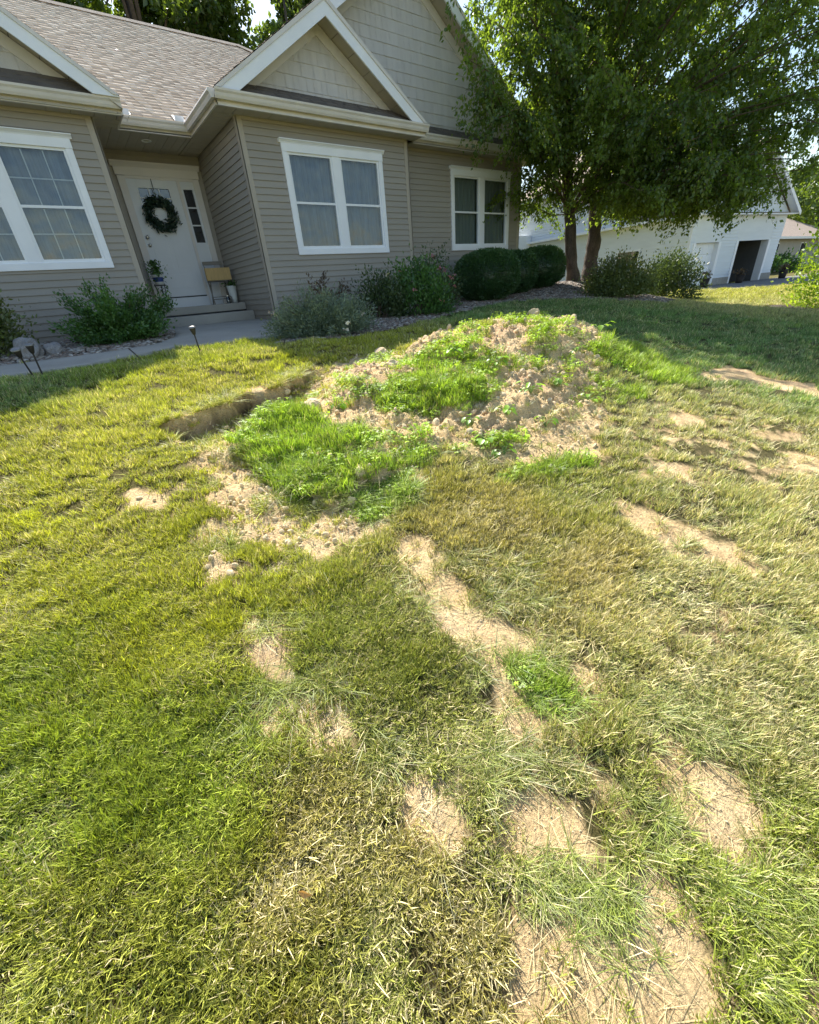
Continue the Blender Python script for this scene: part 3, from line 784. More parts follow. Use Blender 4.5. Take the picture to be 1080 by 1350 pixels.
instancer('clover', ck, np.stack([x, y, z], 1), rot, np.stack([sc] * 3, 1), rng.integers(0, 3, n), ti, np.full(n, 0.04),
          'bright green clover patches growing over the dug soil', 'clover')

# ------------------------------------------------------------------ soil crumbs
M_CLOD = surf('dry_clod', (0.68, 0.53, 0.33), 0.95, 0.25, 1.5)
kc = [pebble('clod_%d' % i, M_CLOD, 500 + i, 0.7) for i in range(4)]
x = rng.uniform(0, 7.2, 26000); y = rng.uniform(0, 5.6, 26000)
md = mound(x, y); ss = soil_mask(x, y)
lmc = lush_mask(x, y)
dgm = dig(x, y) > .02
p = np.where(dgm, .8, ss * (1 - .9 * lmc)) * np.where((md > .03) | dgm | (poly_sd(SOIL[0], x, y) < 0), .8, np.where(y > 1.9, .05, 0.0))
k = rng.uniform(0, 1, len(x)) < p; x = x[k]; y = y[k]; z, s = H2(x, y); n = len(x); md = md[k]
sc = 0.004 + 0.007 * rng.exponential(0.8, n); sc = np.minimum(sc, np.where((md > .03) | dgm[k], .045, .02))
rot = rng.uniform(0, 6.28, (n, 3))
instancer('soil_crumbs', kc, np.stack([x, y, z + sc * .2], 1), rot, np.stack([sc] * 3, 1), rng.integers(0, 4, n), np.tile([.4, .3, .2], (n, 1)), np.zeros(n),
          'crumbs and clods of dry soil over the heap and bare ground', 'soil')

# fine grit and straw bits on the worn streaks
x = rng.uniform(0, 5, 150000); y = rng.uniform(-.4, 2.6, 150000)
ss = soil_mask(x, y); k = rng.uniform(0, 1, len(x)) < ss * .13 * np.clip(2.2 / (np.hypot(x, y) + .6), .3, 1); x = x[k]; y = y[k]; z, s = H2(x, y); n = len(x)
sc = 0.0010 + .0010 * rng.exponential(1.0, n); sc = np.minimum(sc, .006)
instancer('soil_grit', kc, np.stack([x, y, z + sc * .3], 1), rng.uniform(0, 6.28, (n, 3)), np.stack([sc] * 3, 1), rng.integers(0, 4, n), np.tile([.4, .3, .2], (n, 1)), np.zeros(n),
          'fine grit on the bare streaks of the lawn', 'soil')
bits = [tuft('straw_bit_%d' % i, 5, 0.03, 0.02, 0.05, 0.0022, 1.6, 0.6, M_BLADE, 700 + i, flat=.85) for i in range(3)]
k = rng.uniform(0, 1, n) < .35; x = x[k]; y = y[k]; z = z[k]; n = len(x)
instancer('dead_straw', bits, np.stack([x, y, z + .006], 1), np.stack([np.zeros(n), np.zeros(n), rng.uniform(0, 6.28, n)], 1), np.stack([rng.uniform(.6, 1.2, n)] * 3, 1), rng.integers(0, 3, n),
          np.tile([.45, .36, .2], (n, 1)), np.full(n, .6), 'dead straw lying on the bare streaks of the lawn', 'straw')

# ------------------------------------------------------------------ gravel
def stone_mat():
    m, nt, out = new_mat('river_gravel')
    oi = N(nt, 'ShaderNodeAttribute', attribute_name='tint', attribute_type='INSTANCER')
    tc = N(nt, 'ShaderNodeTexCoord'); nz = N(nt, 'ShaderNodeTexNoise', i_Scale=2.0, i_Detail=5.0); nt.links.new(tc.outputs['Object'], nz.inputs[0])
    r_ = ramp(nt, [(.3, .7), (.7, 1.15)]); nt.links.new(nz.outputs[0], r_.inputs[0])
    mx = N(nt, 'ShaderNodeMix', data_type='RGBA', blend_type='MULTIPLY'); mx.inputs[0].default_value = 1
    nt.links.new(oi.outputs['Color'], mx.inputs[6]); nt.links.new(r_.outputs[0], mx.inputs[7])
    b = N(nt, 'ShaderNodeBsdfPrincipled', i_Roughness=0.75); nt.links.new(mx.outputs[2], b.inputs['Base Color']); nt.links.new(b.outputs[0], out.inputs[0])
    return m
M_STONE = stone_mat()
ks = [pebble('stone_%d' % i, M_STONE, 600 + i, 0.6) for i in range(5)]
px_, py_ = [], []
for poly, nn in ((BED_L, 5200), (BED_R, 21000)):
    p = np.array(poly); a = rng.uniform(max(p[:, 0].min(), -3), p[:, 0].max(), nn * 2); b = rng.uniform(p[:, 1].min(), p[:, 1].max(), nn * 2)
    k = poly_sd(poly, a, b) < -0.01; px_.append(a[k]); py_.append(b[k])
x = np.concatenate(px_); y = np.concatenate(py_)
k = ~in_any(x, y, [HOUSE]); x = x[k]; y = y[k]; n = len(x)
sc = rng.uniform(0.014, 0.034, n)
cols = np.array([(.30, .25, .20), (.21, .17, .14), (.36, .31, .26), (.18, .14, .11), (.27, .19, .145), (.46, .42, .37)])
instancer('gravel', ks, np.stack([x, y, H0(x, y) + .022 + .03 * vn(x * 7, y * 7, 9)], 1), rng.uniform(-.4, .4, (n, 3)) + np.stack([np.zeros(n), np.zeros(n), rng.uniform(0, 6, n)], 1),
          np.stack([sc, sc, sc], 1), rng.integers(0, 5, n), cols[rng.integers(0, 6, n)] * rng.uniform(.7, 1.1, (n, 1)), np.zeros(n),
          'brown and grey river gravel in the planting beds', 'gravel')
# ------------------------------------------------------------------ the tan house
M_SIDE = surf('taupe_vinyl_siding', (0.34, 0.31, 0.27), 0.6, 0.06, 0.7, 0.06, 60, fine=0.05, stretch=(1, 1, 6))
def soiled(m, z0=-0.45, z1=0.25, col=(0.16, 0.12, 0.08)):
    """rain-splash dirt low on a wall"""
    nt = m.node_tree; b = [n for n in nt.nodes if n.type == 'BSDF_PRINCIPLED'][0]
    src = b.inputs['Base Color'].links[0].from_socket
    tc = N(nt, 'ShaderNodeTexCoord'); sp = N(nt, 'ShaderNodeSeparateXYZ'); nt.links.new(tc.outputs['Object'], sp.inputs[0])
    nz = N(nt, 'ShaderNodeTexNoise', i_Scale=4.0, i_Detail=6.0, i_Roughness=.7); nt.links.new(tc.outputs['Object'], nz.inputs[0])
    ad = N(nt, 'ShaderNodeMath', operation='MULTIPLY_ADD'); nt.links.new(nz.outputs[0], ad.inputs[0]); ad.inputs[1].default_value = .6; nt.links.new(sp.outputs[2], ad.inputs[2])
    mr = N(nt, 'ShaderNodeMapRange'); nt.links.new(ad.outputs[0], mr.inputs[0]); mr.inputs[1].default_value = z0 + .3; mr.inputs[2].default_value = z1 + .3; mr.inputs[3].default_value = .55; mr.inputs[4].default_value = 0
    mx = N(nt, 'ShaderNodeMix', data_type='RGBA'); nt.links.new(mr.outputs[0], mx.inputs[0]); nt.links.new(src, mx.inputs[6]); mx.inputs[7].default_value = (*col, 1)
    nt.links.new(mx.outputs[2], b.inputs['Base Color'])
soiled(M_SIDE)
M_SHAKE = surf('pale_shingle_siding', (0.66, 0.635, 0.62), 0.75, 0.07, 1.5, 0.4, 50, fine=0.1, stretch=(6, 6, 0.8))
M_TRIM = surf('beige_corner_trim', (0.40, 0.355, 0.295), 0.55, 0.05, 2)
M_CREAM = surf('cream_aluminium', (0.70, 0.66, 0.62), 0.45, 0.09, 2.5, stretch=(1, 1, 1))
M_SOFFIT = surf('soffit_panel', (0.46, 0.42, 0.35), 0.6, 0.06, 3)
M_WHITE = surf('white_painted_trim', (0.86, 0.88, 0.93), 0.4, 0.04, 2.5, 0.05, 50)
M_SASH = surf('white_vinyl_sash', (0.84, 0.86, 0.90), 0.35, 0.03, 2)
M_DOOR = surf('white_door_paint', (0.68, 0.70, 0.74), 0.4, 0.03, 2, 0.05, 40)
M_DOORTR = surf('off_white_door_trim', (0.68, 0.64, 0.61), 0.45, 0.05, 2)
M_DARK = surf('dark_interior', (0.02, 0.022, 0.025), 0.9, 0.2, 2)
M_RUB = surf('black_rubber', (0.015, 0.015, 0.017), 0.6, 0.1, 4)
M_STEEL = surf('satin_nickel', (0.6, 0.58, 0.54), 0.3, 0.05, 5, metal=0.9)

def shingle_mat(name, cols, var=1.0):
    m, nt, out = new_mat(name)
    L = nt.links.new
    at = N(nt, 'ShaderNodeAttribute', attribute_name='tab')
    r = ramp(nt, cols); r.color_ramp.interpolation = 'LINEAR'
    L(at.outputs['Fac'], r.inputs[0])
    tc = N(nt, 'ShaderNodeTexCoord')
    n1 = N(nt, 'ShaderNodeTexNoise', i_Scale=0.9, i_Detail=4.0); L(tc.outputs['Object'], n1.inputs[0])
    n2 = N(nt, 'ShaderNodeTexNoise', i_Scale=240.0, i_Detail=2.0); L(tc.outputs['Object'], n2.inputs[0])
    r1 = ramp(nt, [(.3, .88), (.7, 1.08)]); L(n1.outputs[0], r1.inputs[0])
    r2 = ramp(nt, [(.35, .85), (.65, 1.1)]); L(n2.outputs[0], r2.inputs[0])
    a = N(nt, 'ShaderNodeMix', data_type='RGBA', blend_type='MULTIPLY'); a.inputs[0].default_value = 1
    L(r.outputs[0], a.inputs[6]); L(r1.outputs[0], a.inputs[7])
    c = N(nt, 'ShaderNodeMix', data_type='RGBA', blend_type='MULTIPLY'); c.inputs[0].default_value = 1
    L(a.outputs[2], c.inputs[6]); L(r2.outputs[0], c.inputs[7])
    b = N(nt, 'ShaderNodeBsdfPrincipled', i_Roughness=0.92); b.inputs['Specular IOR Level'].default_value = 0.2
    L(c.outputs[2], b.inputs['Base Color']); L(b.outputs[0], out.inputs[0])
    return m
M_ROOF = shingle_mat('weathered_shingles', [(0, (.32, .24, .17)), (.35, (.61, .48, .355)), (.7, (.83, .675, .52)), (1, (.91, .78, .63))])
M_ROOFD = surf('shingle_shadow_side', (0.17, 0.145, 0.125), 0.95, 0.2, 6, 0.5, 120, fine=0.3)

rs = random.Random(5)
def siding(mb, x0, x1, z0, z1, y, ex=0.1016, proud=0.019, holes=(), axis='x', sgn=-1):
    """lap courses; wall plane at y facing sgn*y (axis x) or plane x facing sgn*x (axis y)"""
    def V(u, d, z): return (u, y + sgn * d, z) if axis == 'x' else (y + sgn * d, u, z)
    z = z0
    zc = [];
    while z < z1 - 1e-4:
        zc.append((z, min(z + ex, z1))); z += ex
    for (a, b) in zc:
        spans = [(x0, x1)]
        for (hx0, hx1, hz0, hz1) in holes:
            if b > hz0 and a < hz1:
                ns = []
                for (p, q) in spans:
                    if hx1 <= p or hx0 >= q: ns.append((p, q)); continue
                    if hx0 > p: ns.append((p, hx0))
                    if hx1 < q: ns.append((hx1, q))
                spans = ns
        cut = []
        for (p, q) in spans:                      # lengths of board overlap at seams
            if q - p > 2.2:
                c_ = rs.uniform(p + .7, q - .7); cut += [(p, c_ + .02, .0015), (c_, q, 0)]
            else: cut.append((p, q, 0))
        pr0 = proud
        for (p, q, ex_) in cut:
            proud = pr0 + ex_ + rs.uniform(-.0008, .0008)
            mb.quad(V(p, 0.002, b), V(q, 0.002, b), V(q, proud, a), V(p, proud, a))   # face of the course
            mb.quad(V(p, proud, a), V(q, proud, a), V(q, 0.0, a), V(p, 0.0, a))       # its lower lip
        proud = pr0

def gable_siding(mb, pts, y, ex=0.18, proud=0.012):
    """pale shingle courses clipped to a triangle (x0,x1 base, apex) facing -y, broken into boards"""
    (xa, za), (xb, zb), (xc, zc_) = pts   # left base, right base, apex
    z = za
    while z < zc_ - 0.02:
        z2 = min(z + ex, zc_)
        f0 = (z - za) / (zc_ - za); f1 = (z2 - za) / (zc_ - za)
        l0 = xa + (xc - xa) * f0; r0 = xb + (xc - xb) * f0; l1 = xa + (xc - xa) * f1; r1 = xb + (xc - xb) * f1
        x = l0; first = True
        while x < r0 - 1e-3:
            w = rs.uniform(0.10, 0.24); x2 = min(x + w, r0)
            p = proud + rs.uniform(-.004, .004)
            g = 0.0035
            ta = min(max(x + g, l1), r1); tb = min(max(x2 - g, l1), r1)
            mb.quad((ta, y - .002, z2), (tb, y - .002, z2), (x2 - g, y - p, z), (x + g, y - p, z))
            mb.quad((x + g, y - p, z), (x2 - g, y - p, z), (x2 - g, y, z), (x + g, y, z))
            x = x2
        z = z2
    mb.quad((xa, y + .004, za), (xb, y + .004, zb), (xc, y + .004, zc_), (xc, y + .004, zc_ - .001))

def shingles(name, parent, O, U, Vd, W, Lh, mat, poly=None, ex=0.143, label=None):
    """O eave corner, U unit vector along eave, Vd unit vector up the slope; tabs of random width and thickness"""
    O = np.array(O, float); U = np.array(U, float); Vd = np.array(Vd, float)
    Nn = np.cross(U, Vd); Nn /= np.linalg.norm(Nn)
    if Nn[2] < 0: Nn = -Nn
    Vs = []; Q = []; tab = []
    nrow = int(math.ceil(Lh / ex))
    rr = np.random.default_rng(len(name) + int(W * 100))
    for k in range(nrow):
        v0 = k * ex; v1 = min(v0 + ex, Lh)
        u = -rr.uniform(0, .3)
        hi = rr.uniform() < .5
        while u < W:
            w = rr.uniform(.09, .24); a = max(u, 0); b = min(u + w, W); u += w; hi = not hi
            if b <= a: continue
            if poly is not None:
                c = ((a + b) / 2, (v0 + v1) / 2)
                lim = poly(v0), poly(v1)
                a0, b0 = max(a, lim[0][0]), min(b, lim[0][1]); a1, b1 = max(a, lim[1][0]), min(b, lim[1][1])
                if b0 <= a0: continue
                if b1 < a1: a1 = b1 = min(max(a, lim[1][0]), lim[1][1])
            else: a0, b0, a1, b1 = a, b, a, b
            t = 0.013 if hi else 0.005
            base = len(Vs)
            P = lambda uu, vv, hh: O + U * uu + Vd * vv + Nn * hh
            Vs += [P(a0, v0, t), P(b0, v0, t), P(b1, v1, .003), P(a1, v1, .003), P(a0, v0, 0), P(b0, v0, 0)]
            Q += [(base, base + 1, base + 2, base + 3), (base + 4, base + 5, base + 1, base)]
            tv = np.clip(rr.normal(.78 if hi else .48, .10), 0, 1)  # low tabs darker: shade between tabs painted into their tone
            tab += [tv] * 6
    o = np_mesh(name, np.array(Vs), quads=np.array(Q), mat=mat, parent=parent)
    attr(o, 'tab', 'FLOAT', 'POINT', tab)
    return o

house = empty('house', (0, 0, 0))
tag(house, 'tan one-storey house with grey vinyl siding, two front gables and a white entry door', 'house')

ZS = 2.67      # soffit height
ZF = 2.83      # eave line
WIN_L = (-1.04, 1.06, 0.66, 2.42)
WIN_B = (4.12, 6.27, 0.70, 2.44)
WIN_R = (8.53, 10.65, 0.735, 2.44)
def hole(w): return (w[0] + .06, w[1] - .06, w[2] + .11, w[3] - .12)
w1 = MB(); siding(w1, -3.2, 1.37, -0.60, ZS, 9.70, holes=[hole(WIN_L)]); w1.build('wall', M_SIDE, house)
w1 = MB(); siding(w1, 3.50, 6.86, -0.60, ZS, 8.80, holes=[hole(WIN_B)]); w1.build('wall', M_SIDE, house)
w1 = MB(); siding(w1, 6.955, 11.02, -0.60, ZS, 9.20, holes=[hole(WIN_R)]); w1.build('wall', M_SIDE, house)
w1 = MB(); siding(w1, 8.89, 11.30, -0.60, ZS, 3.41, axis='y', sgn=-1); w1.build('side_wall', M_SIDE, house)
w1 = MB(); siding(w1, 9.70, 11.30, -0.60, ZS, 1.455, axis='y', sgn=1)
w1.box(1.3, 1.44, 9.8, 11.3, -.6, ZS); w1.build('side_wall', M_SIDE, house)
w1 = MB(); siding(w1, 9.29, 20, -0.70, ZS, 11.1, axis='y', sgn=1); w1.build('side_wall', M_SIDE, house)
w1 = MB(); siding(w1, 8.8, 9.2, -0.60, ZS, 6.95, axis='y', sgn=1); w1.build('side_wall', M_SIDE, house)
# wall over the door and beside it
w1 = MB(); siding(w1, 1.46, 3.40, 2.50, ZS, 11.30); w1.box(1.46, 1.80, 11.302, 11.36, -.1, 2.6); w1.box(3.30, 3.40, 11.302, 11.36, -.1, 2.6); w1.build('wall', M_SIDE, house)
# dark back shell so the rooms are closed
sh = MB()
sh.box(-3.2, 1.3, 11.6, 11.75, -.6, ZS); sh.box(3.6, 11.0, 11.6, 11.75, -.6, ZS); sh.box(-3.3, -3.2, 9.72, 19.9, -.6, ZS)
sh.box(-3.2, 11.0, 19.9, 20, -.6, ZS); sh.box(-3.15, 1.28, 9.9, 11.6, .05, .1); sh.box(3.6, 10.95, 9.4, 11.6, .05, .1)
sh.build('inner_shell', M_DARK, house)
# corner posts
for (cx, cy, w) in ((1.455, 9.70, -1), (3.41, 8.80, 1), (6.95, 8.80, -1), (11.1, 9.20, -1)):
    c = MB()
    a, b = (cx, cx + .09) if w > 0 else (cx - .09, cx)
    c.box(a - .012 if w > 0 else a, b if w > 0 else b + .012, cy - .018, cy + .006, -.6, ZS)
    if w > 0: c.box(cx - .018, cx + .004, cy - .018, cy + .08, -.6, ZS)
    else: c.box(cx - .004, cx + .018, cy - .018, cy + .08, -.6, ZS)
    c.build('corner_post', M_TRIM, house)
# foundation strips
f = MB(); f.box(-3.2, 1.45, 9.702, 9.8, -.9, -.5); f.box(3.43, 6.93, 8.802, 8.9, -.9, -.5); f.box(6.96, 11.08, 9.202, 9.3, -.9, -.5)
f.build('foundation', M_CONC, house)

# ---- windows
def glass_mat(name, tint=(0.75, 0.82, 0.85), refl=0.24):
    m, nt, out = new_mat(name)
    t = N(nt, 'ShaderNodeBsdfTransparent'); t.inputs[0].default_value = (*tint, 1)
    g = N(nt, 'ShaderNodeBsdfGlossy', i_Roughness=0.02)
    tc = N(nt, 'ShaderNodeTexCoord'); nz = N(nt, 'ShaderNodeTexNoise', i_Scale=2.2, i_Detail=2.0); nt.links.new(tc.outputs['Object'], nz.inputs[0])
    bp = N(nt, 'ShaderNodeBump', i_Strength=0.35, i_Distance=0.05); nt.links.new(nz.outputs[0], bp.inputs['Height']); nt.links.new(bp.outputs[0], g.inputs['Normal'])
    lw = N(nt, 'ShaderNodeLayerWeight'); lw.inputs[0].default_value = 0.25
    mr = N(nt, 'ShaderNodeMapRange'); mr.inputs[3].default_value = refl * .35; mr.inputs[4].default_value = min(1, refl * 2.2)
    nt.links.new(lw.outputs['Fresnel'], mr.inputs[0])
    ms = N(nt, 'ShaderNodeMixShader'); nt.links.new(mr.outputs[0], ms.inputs[0]); nt.links.new(t.outputs[0], ms.inputs[1]); nt.links.new(g.outputs[0], ms.inputs[2])
    nt.links.new(ms.outputs[0], out.inputs[0])
    return m
M_GLASS = glass_mat('window_glass')
M_GLASSD = glass_mat('dark_glass', (0.4, 0.45, 0.5), 0.3)
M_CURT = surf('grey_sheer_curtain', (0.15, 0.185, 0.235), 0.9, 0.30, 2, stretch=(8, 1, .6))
M_BLIND = surf('green_grey_blind', (0.25, 0.27, 0.24), 0.8, 0.1, 3, stretch=(8, 1, .6))
M_MUNT = surf('grille_between_glass', (0.50, 0.52, 0.53), 0.6, 0.03, 3)

def window(W, Y, grille=False, cover='curtain', label=None):
    x0, x1, z0, z1 = W
    w = empty('window'); w.parent = house
    c = MB()
    cz = z1 - 0.17                                     # underside of the head board
    c.box(x0, x0 + .095, Y - .035, Y + .05, z0 + .10, cz)
    c.box(x1 - .095, x1, Y - .035, Y + .05, z0 + .10, cz)
    c.box(x0, x1, Y - .040, Y + .05, z0, z0 + .10)
    c.build('casing', M_WHITE, w, bevel=.004)
    h = MB(); h.box(x0 - .005, x1 + .005, Y - .042, Y + .05, cz, z1 - .055)
    # crown moulding profile
    prof = [(Y + .05, z1 - .055), (Y - .045, z1 - .055), (Y - .052, z1 - .04), (Y - .075, z1 - .018), (Y - .085, z1 - .012), (Y - .085, z1), (Y + .05, z1)]
    h.prism([(x0 - .04, p[0], p[1]) for p in prof], (x1 - x0 + .08, 0, 0))
    h.build('head_board', M_WHITE, w)
    ix0, ix1, iz0, iz1 = x0 + .095, x1 - .095, z0 + .10, cz
    mid = (ix0 + ix1) / 2
    m = MB(); m.box(mid - .085, mid + .085, Y - .025, Y + .05, iz0, iz1); m.build('mullion', M_WHITE, w, bevel=.003)
    for (a, b) in ((ix0, mid - .085), (mid + .085, ix1)):
        s = MB()
        t = .035
        s.box(a, a + t, Y - .012, Y + .045, iz0, iz1); s.box(b - t, b, Y - .012, Y + .045, iz0, iz1)
        s.box(a + t, b - t, Y - .012, Y + .045, iz1 - t, iz1); s.box(a + t, b - t, Y - .012, Y + .045, iz0, iz0 + t + .01)
        zm = iz0 + (iz1 - iz0) * .5
        s.box(a + t, b - t, Y - .006, Y + .04, zm - .018, zm + .018)
        s.build('sash', M_SASH, w)
        g = MB(); g.quad((a + t, Y + .012, iz0 + t), (b - t, Y + .012, iz0 + t), (b - t, Y + .012, iz1 - t), (a + t, Y + .012, iz1 - t)); g.build('pane', M_GLASS, w)
        if grille:
            gr = MB(); ww = b - a - 2 * t
            for k in (1, 2): gr.box(a + t + ww * k / 3 - .008, a + t + ww * k / 3 + .008, Y + .016, Y + .020, iz0 + t, iz1 - t)
            for (p, q) in ((iz0 + t, zm), (zm, iz1 - t)):
                gr.box(a + t, b - t, Y + .021, Y + .025, (p + q) / 2 - .008, (p + q) / 2 + .008)
            gr.build('grille', M_MUNT, w)
        # folded cloth or slats behind the glass
        cu = MB(); nn = 64
        for k in range(nn):
            u0 = a + (b - a) * k / nn; u1 = a + (b - a) * (k + 1) / nn
            fr = (b - a) / (nn / (7 if cover == 'curtain' else 9))
            d = lambda u: .10 + (.012 * math.sin(u * 2 * math.pi / fr * 1.0) + .006 * math.sin(u * 31)) if cover == 'curtain' else .10 + .02 * ((u / fr) % 1)
            cu.quad((u0, Y + d(u0), iz0), (u1, Y + d(u1 - 1e-5), iz0), (u1, Y + d(u1 - 1e-5), iz1), (u0, Y + d(u0), iz1))
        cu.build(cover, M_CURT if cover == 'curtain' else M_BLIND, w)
    return w
window(WIN_L, 9.70, True, 'curtain')
window(WIN_B, 8.80, False, 'curtain')
window(WIN_R, 9.20, False, 'blind')

# ---- soffits with panel joints
def soffit(name, x0, x1, y0, y1, z, along='x'):
    s = MB()
    if along == 'x':
        x = x0
        while x < x1 - .01:
            e = min(x + .30, x1); s.box(x, e - .006, y0, y1, z, z + .012); s.box(x + .15, x + .154, y0, y1, z - .003, z); x = e
    else:
        y = y0
        while y < y1 - .01:
            e = min(y + .30, y1); s.box(x0, x1, y, e - .006, z, z + .012); s.box(x0, x1, y + .15, y + .154, z - .003, z); y = e
    s.box(x0, x1, y0, y1, z + .013, z + .02)
    return s.build(name, M_SOFFIT, house)
soffit('soffit', -3.6, 1.85, 9.40, 9.70, ZS); soffit('soffit', 3.05, 7.15, 8.46, 8.79, ZS); soffit('soffit', 7.16, 11.5, 8.86, 9.19, ZS)
soffit('soffit', 1.47, 3.04, 10.10, 11.30, ZS); soffit('soffit', 3.05, 3.40, 8.80, 11.3, ZS, 'y'); soffit('soffit', 1.47, 1.85, 9.71, 10.09, ZS, 'y'); soffit('soffit', 11.13, 11.5, 9.2, 20, ZS, 'y')
for (fa, fb_, fy) in ((-3.2, 1.36, 9.672), (3.50, 6.86, 8.772), (6.97, 11.02, 9.172)):      # strips where wall meets soffit
    fr = MB(); fr.box(fa, fb_, fy, fy + .013, ZS - .045, ZS - .001); fr.build('frieze', M_TRIM, house)
# ---- fascia and gutters (ogee profile)
def gutter(x0, x1, y, z, parent=house, axis='x', sgn=-1):
    """y = back of gutter on the fascia"""
    pr = [(0, .0), (-.012, .0), (-.012, -.10), (-.07, -.115), (-.088, -.085), (-.098, -.05), (-.118, -.025), (-.122, .0), (-.113, .0), (-.108, -.02), (-.09, -.04), (-.08, -.08), (-.068, -.105), (-.018, -.095), (0, -.1)]
    m = MB()
    pr = [(p * (-sgn), q) for p, q in pr]
    if axis == 'x': m.prism([(x0, y - p * 0 + (p if sgn < 0 else -p) * (1 if sgn < 0 else -1), z + q) for p, q in pr], (x1 - x0, 0, 0))
    else: m.prism([(y + p, x0, z + q) for p, q in pr], (0, x1 - x0, 0))
    return m.build('gutter', M_CREAM, parent)
def fascia(x0, x1, y, z0, z1):
    m = MB(); m.box(x0, x1, y, y + .03, z0, z1); m.box(x0, x1, y - .012, y + .03, z0 - .012, z0 - .001); return m.build('fascia', M_CREAM, house)
fascia(-3.6, 1.85, 9.43, ZS, ZF - .01); gutter(-3.6, 1.87, 9.43, ZF)
fascia(3.05, 7.17, 8.45, ZS, ZF - .01); gutter(3.0, 7.2, 8.45, ZF)
fascia(7.18, 11.50, 8.86, ZS, ZF - .01); gutter(7.21, 11.56, 8.86, ZF)
fascia(1.86, 3.02, 10.10, ZS, ZF - .01); gutter(1.88, 3.01, 10.10, ZF)
m = MB(); m.box(3.02, 3.049, 8.50, 10.10, ZS, ZF - .01); m.build('fascia', M_CREAM, house)
m = MB(); m.prism([(2.92, 8.40, ZF), (2.905, 8.40, ZF - .03), (2.935, 8.40, ZF - .06), (2.95, 8.40, ZF - .11), (3.018, 8.40, ZF - .10), (3.018, 8.40, ZF)], (0, 1.70, 0)); m.build('gutter', M_CREAM, house)
m = MB(); m.box(1.851, 1.88, 9.44, 10.10, ZS, ZF - .01); m.build('fascia', M_CREAM, house)
# splash diverters at the valleys
for (sx, sd) in ((1.93, 1), (2.78, -1)):
    m = MB(); m.add([(sx, 10.0, ZF + .02), (sx + .17, 10.0, ZF + .02), (sx + .17, 10.12, ZF + .12), (sx, 10.12, ZF + .12), (sx, 10.03, ZF + .02), (sx + .17, 10.03, ZF + .02)], [(0, 1, 2, 3), (0, 1, 5, 4)])
    m.box(sx, sx + .15, 9.97, 9.975, ZF, ZF + .08); m.build('gutter_splash_guard', M_WHITE, house)

# ---- roofs
PZ = 0.657
def slope_vec(dx, dy, dz):
    v = np.array([dx, dy, dz], float); return v / np.linalg.norm(v)
# main roof, front slope with a hip on the right
pm = 0.636; RY = 15.0; RZ = ZF + .02 + pm * (RY - 10.05)
Lm = math.hypot(RY - 10.05, RZ - ZF - .02)
def lim_main(v):
    yy = v / Lm * (RY - 10.05); return (0, 18.2 - yy * 1.0 + 0.0)
shingles('main_roof', house, (-7.0, 10.05, ZF + .02), (1, 0, 0), slope_vec(0, 1, pm), 18.6, Lm, M_ROOF, poly=lambda v: (0, 18.25 - v / Lm * 4.95))
m = MB()
e0, e1 = (-7, 20.0, ZF), (11.25, 20.0, ZF)
hipx = 6.3
m.quad((-7, RY, RZ - .002), (hipx, RY, RZ - .002), (11.25, 19.95, ZF), (-7, 19.95, ZF))
m.add([(11.55, 9.7, ZF), (11.55, 20.2, ZF), (hipx, RY, RZ - .002)], [(0, 1, 2)])
m.add([(-6.95, 10.05, ZF), (-6.95, 19.95, ZF), (-6.95, RY, RZ)], [(0, 1, 2)])
m.quad((-7, 10.05, ZF + .005), (11.25, 10.05, ZF + .005), (hipx, RY, RZ - .015), (-7, RY, RZ - .015))
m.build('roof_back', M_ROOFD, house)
m = MB(); m.prism([(-7, RY - .16, RZ - .075), (-7, RY, RZ + .035), (-7, RY + .16, RZ - .075), (-7, RY, RZ - .01)], (hipx + 7, 0, 0))
m.prism([(hipx, RY - .02, RZ + .03), (hipx - .12, RY - .12, RZ - .04), (hipx + .1, RY + .14, RZ - .04)], (4.9, -4.9, -4.9 * pm)); m.build('ridge_cap', M_ROOFD, house)
# left gable roof: apex x=-0.6
def gable_roof(xl, xr, y0, y1, z, apex_x, pz=PZ, left=True, right=True, y1r=None, name='gable_roof'):
    zr = z + pz * (xr - apex_x)
    if right:
        ln = math.hypot(xr - apex_x, zr - z)
        yy = y1r if y1r else y1
        shingles(name, house, (xr, y0, z), (0, 1, 0), slope_vec(-(xr - apex_x), 0, zr - z), yy - y0, ln, M_ROOF)
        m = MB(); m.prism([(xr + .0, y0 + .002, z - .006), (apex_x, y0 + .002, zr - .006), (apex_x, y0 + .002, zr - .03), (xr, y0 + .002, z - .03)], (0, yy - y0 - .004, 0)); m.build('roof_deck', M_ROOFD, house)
    if left:
        zl = z + pz * (apex_x - xl)
        ln = math.hypot(apex_x - xl, zl - z)
        shingles(name, house, (xl, y0, z), (0, 1, 0), slope_vec(apex_x - xl, 0, zl - z), y1 - y0, ln, M_ROOF)
        m = MB(); m.prism([(xl, y0 + .002, z - .006), (apex_x, y0 + .002, zl - .006), (apex_x, y0 + .002, zl - .03), (xl, y0 + .002, z - .03)], (0, y1 - y0 - .004, 0)); m.build('roof_deck', M_ROOFD, house)
    return zr
AXL, AXB, AXG = -0.6, 5.10, 7.29
gable_roof(-3.05, 1.87, 9.30, 13.2, ZF + .03, AXL)
gable_roof(3.03, 7.17, 8.40, 9.2, ZF + .03, AXB, right=True, left=False)
gable_roof(3.03, 11.56, 8.80, 15.0, ZF + .03, AXG)
